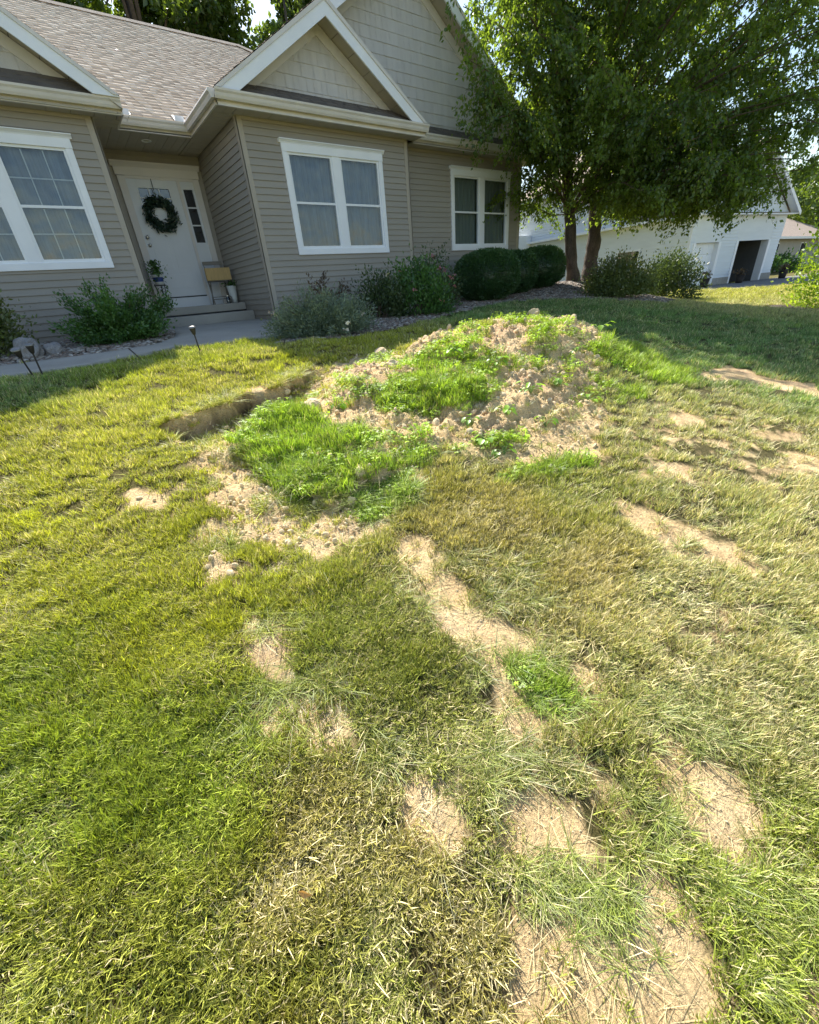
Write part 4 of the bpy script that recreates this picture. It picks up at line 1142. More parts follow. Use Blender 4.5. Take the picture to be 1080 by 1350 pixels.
# strip of the left slope that runs forward over the small gable
shingles('gable_roof', house, (3.03, 8.40, ZF + .03), (0, 1, 0), slope_vec(1, 0, PZ), 0.40, 2.07 * math.hypot(1, PZ), M_ROOF)
m = MB(); zb_ = ZF + .03 + PZ * 2.07
m.prism([(3.03, 8.402, ZF + .024), (5.1, 8.402, zb_ - .006), (5.1, 8.402, zb_ - .03), (3.03, 8.402, ZF)], (0, .396, 0)); m.build('roof_deck', M_ROOFD, house)

def rake(xl, xr, apex, y, z, wf=0.19, clipz=None, sides=(1, 1), overhang=0.40, wall_y=None):
    """white rake boards, soffit under the rake, trim on the wall"""
    k = math.hypot(1, PZ)
    ha = wf * k
    for sgn, xe, on in ((-1, xl, sides[0]), (1, xr, sides[1])):
        if not on: continue
        za = z + PZ * abs(xe - apex)
        m = MB()
        # front board; foot cut level
        foot = ha / PZ
        pts = [(xe, y, z - .03), (apex, y, za - .03), (apex, y, za - .03 - ha), (xe - sgn * foot * 1.0, y, z - .03)]
        m.prism(pts, (0, .03, 0)); m.build('rake_board', M_WHITE, house)
        m = MB(); m.prism([(xe, y - .018, z - .012), (apex, y - .018, za - .012), (apex, y - .018, za - .012 - .055 * k), (xe - sgn * .055 / PZ * k * .8, y - .018, z - .012)], (0, .016, 0)); m.build('drip_edge', M_CREAM, house)
        if wall_y:
            m = MB(); n = max(2, int(abs(xe - apex) / .26))
            for i in range(n):
                a = xe + (apex - xe) * i / n; b = xe + (apex - xe) * (i + .965) / n
                f = lambda q: z + PZ * abs(xe - q) - .03 - ha * .55
                m.prism([(a, y + .031, f(a)), (b, y + .031, f(b)), (b, y + .031, f(b) + .01), (a, y + .031, f(a) + .01)], (0, wall_y - y - .033, 0))
            m.build('rake_soffit', M_SOFFIT, house)
            # frieze board on the gable wall
            zt = lambda q: z + PZ * abs(xe - q) - .03 - ha * .6
            fx = xe - sgn * 0.28
            m = MB(); fb = .15 * k
            m.prism([(fx, wall_y - .03, zt(fx)), (apex, wall_y - .03, zt(apex)), (apex, wall_y - .03, zt(apex) - fb), (fx - sgn * fb / PZ, wall_y - .03, zt(fx))], (0, .026, 0))
            m.build('frieze_board', M_CREAM, house)
rake(-3.05, 1.87, AXL, 9.28, ZF + .03, wall_y=9.70)
rake(3.03, 7.17, AXB, 8.38, ZF + .03, wall_y=8.80)
rake(3.03, 11.56, AXG, 8.78, ZF + .03, wall_y=9.20)
def gwall(xl, xr, apex, y, base):
    z0 = base; zt = ZF + .03 - .03 - .19 * 1.2 * .6
    zap = zt + PZ * (xr - apex)
    hw = (zap - z0) / PZ
    m = MB(); gable_siding(m, [(apex - hw, z0), (apex + hw, z0), (apex, zap)], y); m.build('gable_wall', M_SHAKE, house)
gwall(-3.05, 1.87, AXL, 9.70, 2.9); gwall(3.03, 7.17, AXB, 8.80, 2.95); gwall(3.03, 11.56, AXG, 9.20, 2.95)
# skirt roofs between gutter and gable walls
for (a, b, y0, y1) in ((-3.3, 1.55, 9.36, 9.70), (3.35, 6.85, 8.40, 8.80), (7.18, 11.2, 8.80, 9.20)):
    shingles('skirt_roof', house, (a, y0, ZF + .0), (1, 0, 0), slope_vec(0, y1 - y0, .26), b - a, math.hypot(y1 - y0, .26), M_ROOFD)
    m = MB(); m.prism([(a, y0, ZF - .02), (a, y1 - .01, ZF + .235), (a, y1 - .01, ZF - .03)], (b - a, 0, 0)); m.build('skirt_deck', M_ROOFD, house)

# ---- entry: porch, steps, door
p = MB(); p.box(1.46, 3.392, 10.40, 11.36, -.17, -.03); p.build('porch_slab', M_CONC, house, bevel=.012)
p = MB(); p.box(1.5, 3.38, 10.415, 11.3, -.6, -.172); p.build('porch_base', M_RUB, house)
p = MB(); p.box(1.46, 3.392, 9.95, 11.2, -.60, -.195); p.build('step', M_CONC, house, bevel=.012)
DY = 11.30
d = empty('front_door'); d.parent = house
DX0, DX1, DZ0, DZ1 = 1.93, 2.845, 0.17, 2.24
gx0, gx1, gz0, gz1 = 2.10, 2.66, 1.78, 2.10
p = MB()
p.box(DX0, gx0, DY - .03, DY + .015, DZ0, DZ1); p.box(gx1, DX1, DY - .03, DY + .015, DZ0, DZ1)
p.box(gx0, gx1, DY - .03, DY + .015, gz1, DZ1); p.box(gx0, gx1, DY - .03, DY + .015, DZ0, gz0)
for (a, b) in ((2.05, 2.34), (2.43, 2.72)):       # raised tall panels
    p.box(a, b, DY - .036, DY - .03, .72, 1.62)
p.box(2.05, 2.72, DY - .036, DY - .03, .34, .60)
p.build('slab', M_DOOR, d, bevel=.003)
p = MB(); p.quad((gx0, DY - .01, gz0), (gx1, DY - .01, gz0), (gx1, DY - .01, gz1), (gx0, DY - .01, gz1)); p.build('glass', M_GLASSD, d)
p = MB()
for k in (1, 2): p.box(gx0 + (gx1 - gx0) * k / 3 - .012, gx0 + (gx1 - gx0) * k / 3 + .012, DY - .034, DY - .012, gz0, gz1)
p.box(gx0, gx1, DY - .0335, DY - .0125, (gz0 + gz1) / 2 - .01, (gz0 + gz1) / 2 + .01)
for a, b, c_, e in ((gx0 - .02, gx1 + .02, gz1, gz1 + .02), (gx0 - .02, gx1 + .02, gz0 - .02, gz0), (gx0 - .02, gx0, gz0, gz1), (gx1, gx1 + .02, gz0, gz1)): p.box(a, b, DY - .04, DY - .03, c_, e)
p.build('grille', M_DOOR, d)
p = MB(); p.box(DX0, DX1, DY - .06, DY - .02, .155, .18); p.build('sweep', M_RUB, d)
p = MB(); p.box(DX0 - .02, DX1 + .02, DY - .075, DY, -.03, .155); p.build('threshold', M_DOOR, d)
for (kz, r_) in ((1.28, .032), (1.14, .03)):
    p = MB(); p.tube([(2.0, DY - .03, kz), (2.0, DY - .055, kz), (2.0, DY - .075, kz), (2.0, DY - .085, kz)], [r_, .016, r_, .01], 12); p.build('knob', M_STEEL, d, smooth=True)
p = MB()
p.box(1.80, 1.93, DY - .045, DY + .04, -.03, 2.28); p.box(2.845, 2.90, DY - .045, DY + .04, -.03, 2.24); p.box(3.17, 3.29, DY - .045, DY + .04, -.03, 2.28)
p.box(1.93, 3.17, DY - .04, DY + .04, 2.24, 2.285); p.box(1.78, 3.31, DY - .05, DY + .04, 2.285, 2.42)
prof = [(DY + .04, 2.42), (DY - .055, 2.42), (DY - .065, 2.44), (DY - .10, 2.475), (DY - .11, 2.48), (DY - .11, 2.50), (DY + .04, 2.50)]
p.prism([(1.74, a, b) for a, b in prof], (1.61, 0, 0))
p.build('door_surround', M_DOORTR, d, bevel=.003)
p = MB()                                           # sidelight
sx0, sx1 = 2.90, 3.17; qx0, qx1, qz0, qz1 = 2.945, 3.125, 1.18, 2.11
p.box(sx0, qx0, DY - .02, DY + .02, -.03, 2.24); p.box(qx1, sx1, DY - .02, DY + .02, -.03, 2.24); p.box(qx0, qx1, DY - .02, DY + .02, qz1, 2.24); p.box(qx0, qx1, DY - .02, DY + .02, -.03, qz0)
for k in (1, 2): p.box(qx0, qx1, DY - .024, DY - .004, qz0 + (qz1 - qz0) * k / 3 - .012, qz0 + (qz1 - qz0) * k / 3 + .012)
p.box(qx0 - .01, qx1 + .01, DY - .026, DY - .02, .25, .85)
p.build('sidelight', M_DOOR, d)
p = MB(); p.quad((qx0, DY, qz0), (qx1, DY, qz0), (qx1, DY, qz1), (qx0, DY, qz1)); p.build('sidelight_glass', M_GLASSD, d)
p = MB(); p.box(1.82, 3.28, DY + .05, DY + .10, -.03, 2.6); p.build('dark_hall', M_DARK, d)
# recessed lamp in the entry soffit
p = MB(); p.lathe([(.085, 0), (.085, -.008), (.062, -.010), (.058, .012), (.0, .014)], (2.35, 10.56, ZS - .003), 24); p.build('recessed_light', M_WHITE, house, smooth=True)
# ------------------------------------------------------------------ leaves, shrubs, trees
def leaf_mat(name, lo, hi, trans=0.45, gloss=0.05):
    """green varies leaf by leaf and clump by clump"""
    m, nt, out = new_mat(name)
    L = nt.links.new
    bv = N(nt, 'ShaderNodeAttribute', attribute_name='bv')
    r = ramp(nt, [(0.0, lo), (0.75, hi), (1.0, tuple(min(1, c * 1.35) for c in hi))]); L(bv.outputs['Fac'], r.inputs[0])
    d = N(nt, 'ShaderNodeBsdfDiffuse'); L(r.outputs[0], d.inputs[0])
    t = N(nt, 'ShaderNodeBsdfTranslucent')
    tm = N(nt, 'ShaderNodeVectorMath', operation='MULTIPLY'); L(r.outputs[0], tm.inputs[0]); tm.inputs[1].default_value = (2.2, 2.0, 0.8); L(tm.outputs[0], t.inputs[0])
    ms = N(nt, 'ShaderNodeMixShader'); ms.inputs[0].default_value = trans; L(d.outputs[0], ms.inputs[1]); L(t.outputs[0], ms.inputs[2])
    g = N(nt, 'ShaderNodeBsdfGlossy', i_Roughness=0.4)
    m2 = N(nt, 'ShaderNodeMixShader'); m2.inputs[0].default_value = gloss; L(ms.outputs[0], m2.inputs[1]); L(g.outputs[0], m2.inputs[2])
    L(m2.outputs[0], out.inputs[0])
    return m

def leaves(name, P, size, mat, parent, seed=0, aspect=0.55, up=0.0, droop=0.0, bv=None, axis=None, jit=0.35):
    """rhombic folded leaves at points P (n,3); axis = preferred leaf direction (n,3)"""
    r = np.random.default_rng(seed)
    n = len(P)
    ax = r.normal(0, 1, (n, 3))
    if axis is not None: ax = ax * 0.6 + axis
    ax[:, 2] += up - droop
    ax /= np.linalg.norm(ax, axis=1)[:, None] + 1e-9
    nr = r.normal(0, 1, (n, 3)); nr[:, 2] += 0.6
    sd = np.cross(ax, nr); sd /= np.linalg.norm(sd, axis=1)[:, None] + 1e-9
    nn = np.cross(sd, ax)
    s = size * r.uniform(1 - jit, 1 + jit, n)
    s_ = s[:, None]
    b = P; tip = P + ax * s_
    l = P + ax * s_ * 0.42 + sd * s_ * aspect / 2 + nn * s_ * 0.10
    q = P + ax * s_ * 0.42 - sd * s_ * aspect / 2 + nn * s_ * 0.10
    V = np.stack([b, l, tip, q], 1).reshape(-1, 3)
    f = (np.arange(n) * 4)[:, None]
    tris = np.concatenate([f + np.array([0, 1, 2]), f + np.array([0, 2, 3])])
    o = np_mesh(name, V, tris=tris, mat=mat, parent=parent)
    if bv is None: bv = r.uniform(0, 1, n)
    attr(o, 'bv', 'FLOAT', 'POINT', np.repeat(np.clip(bv, 0, 1), 4))
    return o

M_BARK = surf('shaggy_bark', (0.105, 0.085, 0.07), 0.95, 0.45, 9, 1.0, 40, stretch=(1, 1, .35), fine=0.35, fscale=60)
M_CAPM = surf('scratched_solar_cap', (0.22, 0.22, 0.23), .45, .15, 8, metal=.4)
M_TWIG = surf('twig_bark', (0.13, 0.09, 0.06), 0.9, 0.3, 10)
M_BIRCH = leaf_mat('birch_leaf', (0.047, 0.094, 0.019), (0.134, 0.208, 0.034), 0.54)
M_WOODL = leaf_mat('wood_edge_leaf', (0.045, 0.08, 0.02), (0.11, 0.17, 0.03), 0.45)
M_BOX = leaf_mat('boxwood_leaf', (0.03, 0.075, 0.025), (0.055, 0.13, 0.035), 0.2, 0.07)
M_SHRUB = leaf_mat('shrub_leaf', (0.028, 0.07, 0.02), (0.085, 0.185, 0.042), 0.25)
M_SHRUBD = leaf_mat('dark_shrub_leaf', (0.03, 0.055, 0.02), (0.07, 0.11, 0.04), 0.25)
M_OLIVE = leaf_mat('olive_shrub_leaf', (0.06, 0.085, 0.025), (0.13, 0.17, 0.05), 0.25)
M_SILVER = leaf_mat('silver_green_leaf', (0.08, 0.125, 0.08), (0.21, 0.27, 0.19), 0.2)
M_LIME = leaf_mat('lime_leaf', (0.14, 0.24, 0.03), (0.26, 0.38, 0.05), 0.4)
M_REDL = leaf_mat('bronze_leaf', (0.05, 0.04, 0.03), (0.12, 0.085, 0.06), 0.25)
M_PINK = leaf_mat('pink_petal', (0.45, 0.14, 0.2), (0.7, 0.35, 0.4), 0.3)
M_PALE = leaf_mat('pale_petal', (0.55, 0.42, 0.38), (0.8, 0.72, 0.65), 0.3)

def shrub(name, c, rad, h, n, ls, mat, label, cat='shrub', group=None, seed=1, clumps=40, shell=0.55, bloom=None, spiky=0.0, aspect=.55, stems=14, top=1.0):
    r = np.random.default_rng(seed)
    z0 = float(H0(np.array(c[0]), np.array(c[1])))
    root = empty(name, (c[0], c[1], z0)); tag(root, label, cat, group)
    rx, ry = rad
    # clump centres fill the dome; each clump has its own tone
    d = r.normal(0, 1, (clumps, 3)); d[:, 2] = np.abs(d[:, 2]) * 1.0; d /= np.linalg.norm(d, axis=1)[:, None]
    q = r.uniform(shell, 1.0, clumps)[:, None]
    cc = d * q * np.array([rx, ry, h * .92]); cc[:, 2] = cc[:, 2] * 1.0 + h * .04
    k = r.integers(0, clumps, n)
    sp = 0.20 * np.array([rx, ry, h * (.8 + spiky)])
    P = cc[k] + r.normal(0, 1, (n, 3)) * sp
    if spiky:
        t = r.uniform(0, 1, n)[:, None]
        P = cc[k] * (0.35 + 0.75 * t) + r.normal(0, .05, (n, 3)) * rx
    P[:, 2] = np.abs(P[:, 2]) + .02
    tone = r.uniform(0, 1, clumps)
    axis = cc[k] / (np.linalg.norm(cc[k], axis=1)[:, None] + 1e-6)
    leaves('foliage', P, ls, mat, root, seed, aspect, up=.3, bv=tone[k] * .6 + r.uniform(0, .5, n), axis=axis * .9)
    s = MB()
    for i in range(stems):
        e = cc[r.integers(0, clumps)]
        s.tube([(e[0] * .08, e[1] * .08, -.03), (e[0] * .45, e[1] * .45, e[2] * .5), tuple(e * .98)], [.010, .007, .003], 5)
    s.build('stem', M_TWIG, root)
    if bloom:
        bm_, nb, bs = bloom
        kk = r.integers(0, clumps, nb)
        B = cc[kk] * 1.06 + r.normal(0, .05, (nb, 3)) * rx; B[:, 2] = np.abs(B[:, 2]) + h * .12
        BB = np.repeat(B, 6, 0) + r.normal(0, bs * .25, (nb * 6, 3))
        leaves('blossom', BB, bs, bm_, root, seed + 5, .9)
    return root

def boxwood(name, c, rx, ry, h, n, label, seed):
    r = np.random.default_rng(seed)
    z0 = float(H0(np.array(c[0]), np.array(c[1])))
    root = empty(name, (c[0], c[1], z0)); tag(root, label, 'shrub', 'clipped shrubs under the right window')
    def surfpt(u, v, k=1.0):
        # superellipsoid, flat shouldered
        e = .86
        cu, su = np.cos(u), np.sin(u); cv, sv_ = np.cos(v), np.sin(v)
        f = lambda t: np.sign(t) * np.abs(t) ** e
        X = rx * f(cv) * f(cu); Yy = ry * f(cv) * f(su); Z = h * .5 + h * .5 * f(sv_)
        b = 1 + 0.07 * fbm(u * 2.3 + seed, v * 2.3, seed, 3) * 2
        return np.stack([X * b * k, Yy * b * k, (Z - h * .5) * k * b + h * .5], -1)
    nu, nv = 40, 20
    U, Vv = np.meshgrid(np.linspace(0, 2 * np.pi, nu, endpoint=False), np.linspace(-1.5, 1.5, nv))
    P = surfpt(U, Vv, .9).reshape(-1, 3)
    i = np.arange(nu * nv).reshape(nv, nu); j = np.roll(i, -1, 1)
    q = np.stack([i[:-1], j[:-1], j[1:], i[1:]], -1).reshape(-1, 4)
    core = np_mesh('leaf_core', P, quads=q, mat=M_BOX, parent=root); attr(core, 'bv', 'FLOAT', 'POINT', np.zeros(len(P)))  # solid core added in the darkest leaf tone to stop see-through gaps
    u = r.uniform(0, 6.28, n); v = np.arcsin(r.uniform(-.95, 1, n))
    P = surfpt(u, v, 1.0) * 1.0
    ctr = np.array([0, 0, h * .5])
    ax = P - ctr; ax /= np.linalg.norm(ax, axis=1)[:, None]
    P = P - ax * r.uniform(0, .07, (n, 1))
    tone = .5 + .9 * fbm(u * 3, v * 4, seed + 3, 3) + .25 * ax[:, 2]
    leaves('foliage', P, .040, M_BOX, root, seed, .5, up=.4, axis=ax * 1.2, bv=tone * .7 + r.uniform(0, .35, n))
    return root

GB = 'shrubs in the bed along the house'
boxwood('boxwood', (8.62, 8.05), .74, .76, 1.10, 30000, 'largest of the clipped round evergreen shrubs, at the left under the right window', 1)
boxwood('boxwood', (10.08, 8.42), .54, .62, 1.02, 15000, 'clipped round evergreen shrub in the middle of the row of three', 2)
boxwood('boxwood', (11.1, 8.42), .68, .68, 1.03, 20000, 'clipped round evergreen shrub at the house corner, nearest the tree', 3)
shrub('bushy_shrub', (0.72, 8.35), (.90, .66), .90, 17000, .045, M_SHRUB, 'spreading dark green shrub between the left window and the entry walk', group=GB, seed=11, clumps=60, spiky=.3, stems=24)
shrub('bushy_shrub', (-1.05, 8.2), (.55, .6), 1.05, 6500, .055, M_OLIVE, 'green shrub cut off by the left edge of the picture', group=GB, seed=12, clumps=40)
shrub('silver_shrub', (3.18, 6.35), (.98, .62), .66, 26000, .045, M_SILVER, 'low silvery green mounded perennial beside the front walk', 'plant', group=GB, seed=13, clumps=130, spiky=1.0, aspect=.28, stems=40, bloom=(M_PALE, 5, .05))
shrub('bronze_shrub', (3.9, 7.5), (.72, .45), .78, 3600, .05, M_REDL, 'airy bronze tinted shrub behind the silvery plant', group=GB, seed=14, clumps=46, spiky=.4, stems=26)
shrub('rose_bush', (4.85, 7.3), (.55, .45), .70, 4200, .055, M_SHRUBD, 'dark leafy rose bush with a few faded pink blooms under the middle window', 'rose bush', group=GB, seed=15, clumps=36, bloom=(M_PALE, 9, .05), stems=18)
shrub('rose_bush', (5.7, 7.05), (.60, .45), .92, 6000, .06, M_SHRUB, 'bright green rose bush with yellow green top at the house corner trim', 'rose bush', group=GB, seed=16, clumps=44, bloom=(M_PINK, 6, .05), stems=18)
shrub('rose_bush', (6.75, 7.75), (.50, .4), .98, 2600, .05, M_SHRUBD, 'thin rose bush with pink blooms left of the clipped shrubs', 'rose bush', group=GB, seed=17, clumps=30, bloom=(M_PINK, 14, .055), stems=18)
shrub('juniper_shrub', (11.5, 6.2), (.88, .7), .80, 13000, .055, M_OLIVE, 'low spreading olive green shrub in the gravel right of the tree', group=GB, seed=18, clumps=70, stems=20)
shrub('dark_shrub', (18.3, 8.0), (1.15, .9), 1.5, 8000, .09, M_SHRUBD, 'dark rounded shrub beyond the tree near the white garage', seed=19, clumps=40)
shrub('lime_shrub', (15.95, 2.9), (.9, .85), 2.5, 7000, .085, M_LIME, 'sunlit lime green shrub at the right edge of the picture', seed=20, clumps=50)
tmv = [((np.cos(t) * MULCH_R[2] + MULCH_R[0]), (np.sin(t) * MULCH_R[2] + MULCH_R[1])) for t in np.linspace(0, 2 * np.pi, 20, endpoint=False)]
sheet('mulch_ring', tmv, .012, M_BED, .12, .03, label='ring of mulch under the lime green shrub')
shrub('small_shrub', (46, 13.2), (1.3, 1.2), 1.3, 1500, .2, M_SHRUB, 'small green shrub at the left of the far beige wall', group='shrubs by the far house', seed=22, clumps=20)
shrub('small_shrub', (51, 13.2), (1.6, 1.2), 1.4, 1500, .2, M_SHRUB, 'small green shrub right of the centre of the far beige wall', group='shrubs by the far house', seed=23, clumps=20)

# ---- the two-stemmed tree
def stem_path(p0, dirs, step=.5, wob=.05, r=None):
    pts = [np.array(p0, float)]
    for d in dirs: pts.append(pts[-1] + np.array(d) * step + r.normal(0, wob, 3) * (1, 1, .3))
    return pts

def big_tree():
    r = np.random.default_rng(77)
    bx, by = 13.2, 8.3
    z0 = float(H0(np.array(bx), np.array(by))) - .05
    root = empty('clump_tree', (bx, by, z0)); tag(root, 'large leafy tree with two shaggy brown trunks rising beside the house', 'tree')
    ctrls = [np.array([(-.45, 0, 0), (-.78, -.05, .6), (-1.05, -.05, 1.5), (-1.4, 0, 3.0), (-1.75, 0, 4.2), (-2.0, .3, 6), (-2.1, .4, 8.5), (-2.0, .4, 11)]),
             np.array([(.25, 0, 0), (.28, 0, .6), (.30, 0, 1.3), (.10, 0, 2.4), (-.05, 0, 4.6), (.2, -.3, 6.5), (.5, -.5, 9), (.6, -.5, 11.5)]),
             np.array([(.55, .25, 0), (.85, .4, 1.0), (1.3, .5, 2.4), (1.9, .5, 4.2), (2.5, .3, 6.5), (3.0, .2, 9)])]
    rad0 = [.165, .205, .10]
    trunks = []
    for ci, cp in enumerate(ctrls):
        t = np.linspace(0, len(cp) - 1, (len(cp) - 1) * 5 + 1)
        pts = np.stack([np.interp(t, np.arange(len(cp)), cp[:, k]) for k in range(3)], 1)
        ker = np.array([.25, .5, .25])
        for _ in range(3): pts[1:-1] = pts[:-2] * .25 + pts[1:-1] * .5 + pts[2:] * .25
        pts += r.normal(0, .012, pts.shape)
        hh = pts[:, 2]
        rad = rad0[ci] * (1 - .075 * hh) ; rad = np.maximum(rad, .03) * (1 + .55 * np.exp(-hh / .22)) * (1 + r.normal(0, .05, len(hh)))
        m = MB(); m.tube([tuple(p) for p in pts], list(rad), 16); m.build('trunk', M_BARK, root, smooth=True)
        trunks.append((pts, rad))
    def inside():
        """sample a crown position (relative to root)"""
        while True:
            v = r.uniform(-1, 1, 3)
            if np.linalg.norm(v) > 1 or np.linalg.norm(v) < .25: continue
            p = np.array([-0.3 + v[0] * 4.3, -2.1 + v[1] * 4.2, 5.6 + v[2] * 4.6])
            if p[1] > -2.6 and p[2] < 3.3 and p[0] < 1.2: continue
            return p
    lm = MB(); LP = []; LA = []; LT = []
    nl = 0
    targets = [inside() for _ in range(195)]
    # low hanging boughs, plus unseen higher left boughs added to shade the lawn
    targets += [np.array(q) for q in [(-4.0, -1.0, 3.3), (-4.4, -.6, 4.0), (-3.3, -.9, 3.4), (-2.4, .8, 2.8), (-1.0, -1.5, 3.3), (-.4, -2.0, 2.9), (-.6, -3.0, 2.2), (0.2, -2.6, 1.9),
                (0.5, -3.6, 2.2), (0.3, -4.4, 2.3), (0.6, -4.8, 2.9), (-.3, -4.2, 2.6), (1.0, -3.2, 1.9), (1.6, -2.6, 2.0), (1.8, -1.2, 2.2), (.6, -1.2, 2.3), (-3.0, -2.2, 3.0), (-1.8, -2.6, 2.6), (-.9, -3.6, 2.7), (1.2, -4.2, 2.4), (2.2, -3.6, 2.8),
                (-1.3, -3.4, 1.8), (-.2, -3.8, 1.7), (.5, -4.4, 1.7), (1.0, -3.0, 1.5), (1.8, -4.6, 1.9), (-.1, -3.0, 1.4), (.4, -3.9, 1.5), (1.3, -3.8, 1.7),
                (-2.9, .6, 2.3), (-2.5, 1.2, 2.2), (-5.6, -.6, 4.0), (-4.9, -.3, 3.7), (-5.0, -.8, 4.6), (-4.4, -.3, 4.6), (-4.7, -.7, 5.4), (-4.2, -1, 6.2), (-4.6, -1.4, 4.2), (-5.0, -.5, 6.5), (-4.8, -1.0, 7.2), (-4.5, 0, 7.8), (-5.2, -.8, 5.8), (-4.9, -1.4, 6.6), (-4.2, -1.5, 8.0), (-5.9, -.9, 4.5), (-5.5, -1.0, 3.6), (-5.8, -.8, 5.2), (-5.0, -1.0, 3.2),
                (-.8, -4.7, 2.2), (-.6, -5.1, 2.8), (-.9, -4.9, 3.4), (-.3, -5.3, 2.2), (-.5, -4.6, 1.7), (-.7, -5.4, 3.8), (0, -5.2, 3.2), (.3, -5.0, 2.5), (-.9, -4.2, 1.8), (-.4, -4.9, 1.9), (0.2, -4.4, 1.8), (-1.1, -3.9, 2.1), (.6, -4.9, 2.0), (-.6, -3.5, 1.8)]]
    for T in targets:
        best = None
        for pts, rad in trunks:
            zt = T[2] - .55 * np.hypot(T[0] - pts[:, 0], T[1] - pts[:, 1])
            d = np.linalg.norm(pts - np.stack([pts[:, 0], pts[:, 1], np.clip(zt, 1.9, 12)], 1), axis=1)
            k = int(np.argmin(d)); c = np.linalg.norm(T - pts[k])
            if best is None or c < best[0]: best = (c, pts[k], rad[k])
        c, S, rd = best
        mid = S * .45 + T * .55; mid[2] += .16 * c; mid = mid + r.normal(0, .11 * c, 3)
        L_ = []
        for t in np.linspace(0, 1, 8):
            L_.append(S * (1 - t) ** 2 + 2 * mid * t * (1 - t) + T * t * t + r.normal(0, .07, 3) * (t > 0))
        r0 = min(rd * .35, .008 + .0035 * c)
        lm.tube([tuple(p) for p in L_], list(np.linspace(r0, .006, 8)), 6)
        tone = r.uniform(.1, .75)
        for j in range(18):
            t = r.uniform(.25, 1.0)
            i = min(int(t * 7), 6); p = L_[i] + (L_[i + 1] - L_[i]) * (t * 7 - i)
            a = r.uniform(0, 6.28); ln = r.uniform(.45, 1.05)
            o = np.array([math.cos(a), math.sin(a), 0])
            tt = np.linspace(0, 1, 6)[:, None]
            tw = p + o * ln * tt * .75 + np.array([0, 0, 1]) * ln * (.22 * tt - .80 * tt * tt)
            lm.tube([tuple(q) for q in tw[::2]] + [tuple(tw[-1])], [.006, .004, .003, .002], 3, cap=False)
            nn = int(ln * 78)
            u = r.uniform(.08, 1.05, nn)
            q = np.stack([np.interp(u, np.linspace(0, 1, 6), tw[:, k]) for k in range(3)], 1) + r.normal(0, .05, (nn, 3))
            LP.append(q); LA.append(np.tile(o * .35 + np.array([0, 0, -.75]), (nn, 1))); LT.append(np.full(nn, tone) + r.uniform(-.1, .35, nn))
    lm.build('limbs', M_TWIG, root)
    LP = np.concatenate(LP); LA = np.concatenate(LA); LT = np.concatenate(LT)
    k = LP[:, 2] > 0.35
    leaves('crown', LP[k], .078, M_BIRCH, root, 78, .62, axis=LA[k], bv=LT[k])
    print('tree leaves', len(LP))
    return root
big_tree()

def far_tree(c, h, cr, seed, label, n=6000, ls=.28, mat=None, base=.05, group='trees beyond the house'):
    r = np.random.default_rng(seed)
    z0 = float(H0(np.array(float(c[0])), np.array(float(c[1]))))
    root = empty('leafy_tree', (c[0], c[1], z0)); tag(root, label, 'tree', group)
    m = MB(); m.tube([(0, 0, -.2), (.1, .05, h * .3), (-.1, 0, h * .6), (0, .1, h * .9)], [h * .012, h * .010, h * .007, .03], 10)
    m.build('trunk', M_BARK, root, smooth=True)
    K = 46
    d = r.normal(0, 1, (K, 3)); d /= np.linalg.norm(d, axis=1)[:, None]
    q = r.uniform(.35, 1, K)[:, None]
    cc = d * q * np.array([cr, cr, h * (1 - base) / 2]) + np.array([0, 0, h * (1 + base) / 2])
    lm = MB()
    for e in cc[::2]:
        lm.tube([(0, 0, e[2] * .55), tuple(e * np.array([.5, .5, .85])), tuple(e)], [h * .007, h * .004, .02], 5)
    lm.build('limbs', M_TWIG, root)
    k = r.integers(0, K, n)
    rr_ = r.uniform(.6, 1.3, K) * cr * .26
    off = r.normal(0, 1, (n, 3)); off /= np.linalg.norm(off, axis=1)[:, None]
    P = cc[k] + off * (rr_[k] * r.uniform(.5, 1.1, n))[:, None] * np.array([1, 1, .75])
    leaves('crown', P, ls, mat or M_WOODL, root, seed, .6, droop=.3, bv=r.uniform(0, .7, K)[k] + r.uniform(0, .35, n))
    return root
for i, (x_, y_, h_, c_, lb) in enumerate([
        (3.0, 30, 19.5, 3.6, 'tall tree behind the roof, leftmost above the ridge'),
        (7.4, 29, 19.0, 3.4, 'dense dark tree behind the middle of the roof ridge'),
        (11.0, 30, 19.7, 3.3, 'dark tree behind the roof, left of the small gable'),
        (14.2, 27, 17.1, 2.8, 'yellow green tree showing just above the hip of the roof'),
        (17.6, 29.5, 20.0, 3.0, 'thin topped tree seen behind the peak of the small gable'),
        (23.0, 27.5, 16.5, 3.6, 'leafy tree standing behind the big gable'),
        (5.2, 34, 22.0, 4.2, 'pale green tree in the gap between the two leftmost roof trees'),
        (13.0, 34, 21.0, 4.0, 'tall tree filling the gap behind the dark tree left of the small gable')]):
    far_tree((x_, y_), h_, c_, 900 + i, lb, n=17000, ls=.27)
for i, (x_, y_, h_, c_, lb) in enumerate([(78, 17, 11, 7.5, 'rounded dark tree behind the far beige house'), (86, 6, 12.5, 8, 'rounded dark tree at the right edge behind the far roof'), (92, 28, 11, 9, 'dark tree far off behind the white garage')]):
    far_tree((x_, y_), h_, c_, 950 + i, lb, n=7000, ls=.5, base=.12, group='trees behind the far house')

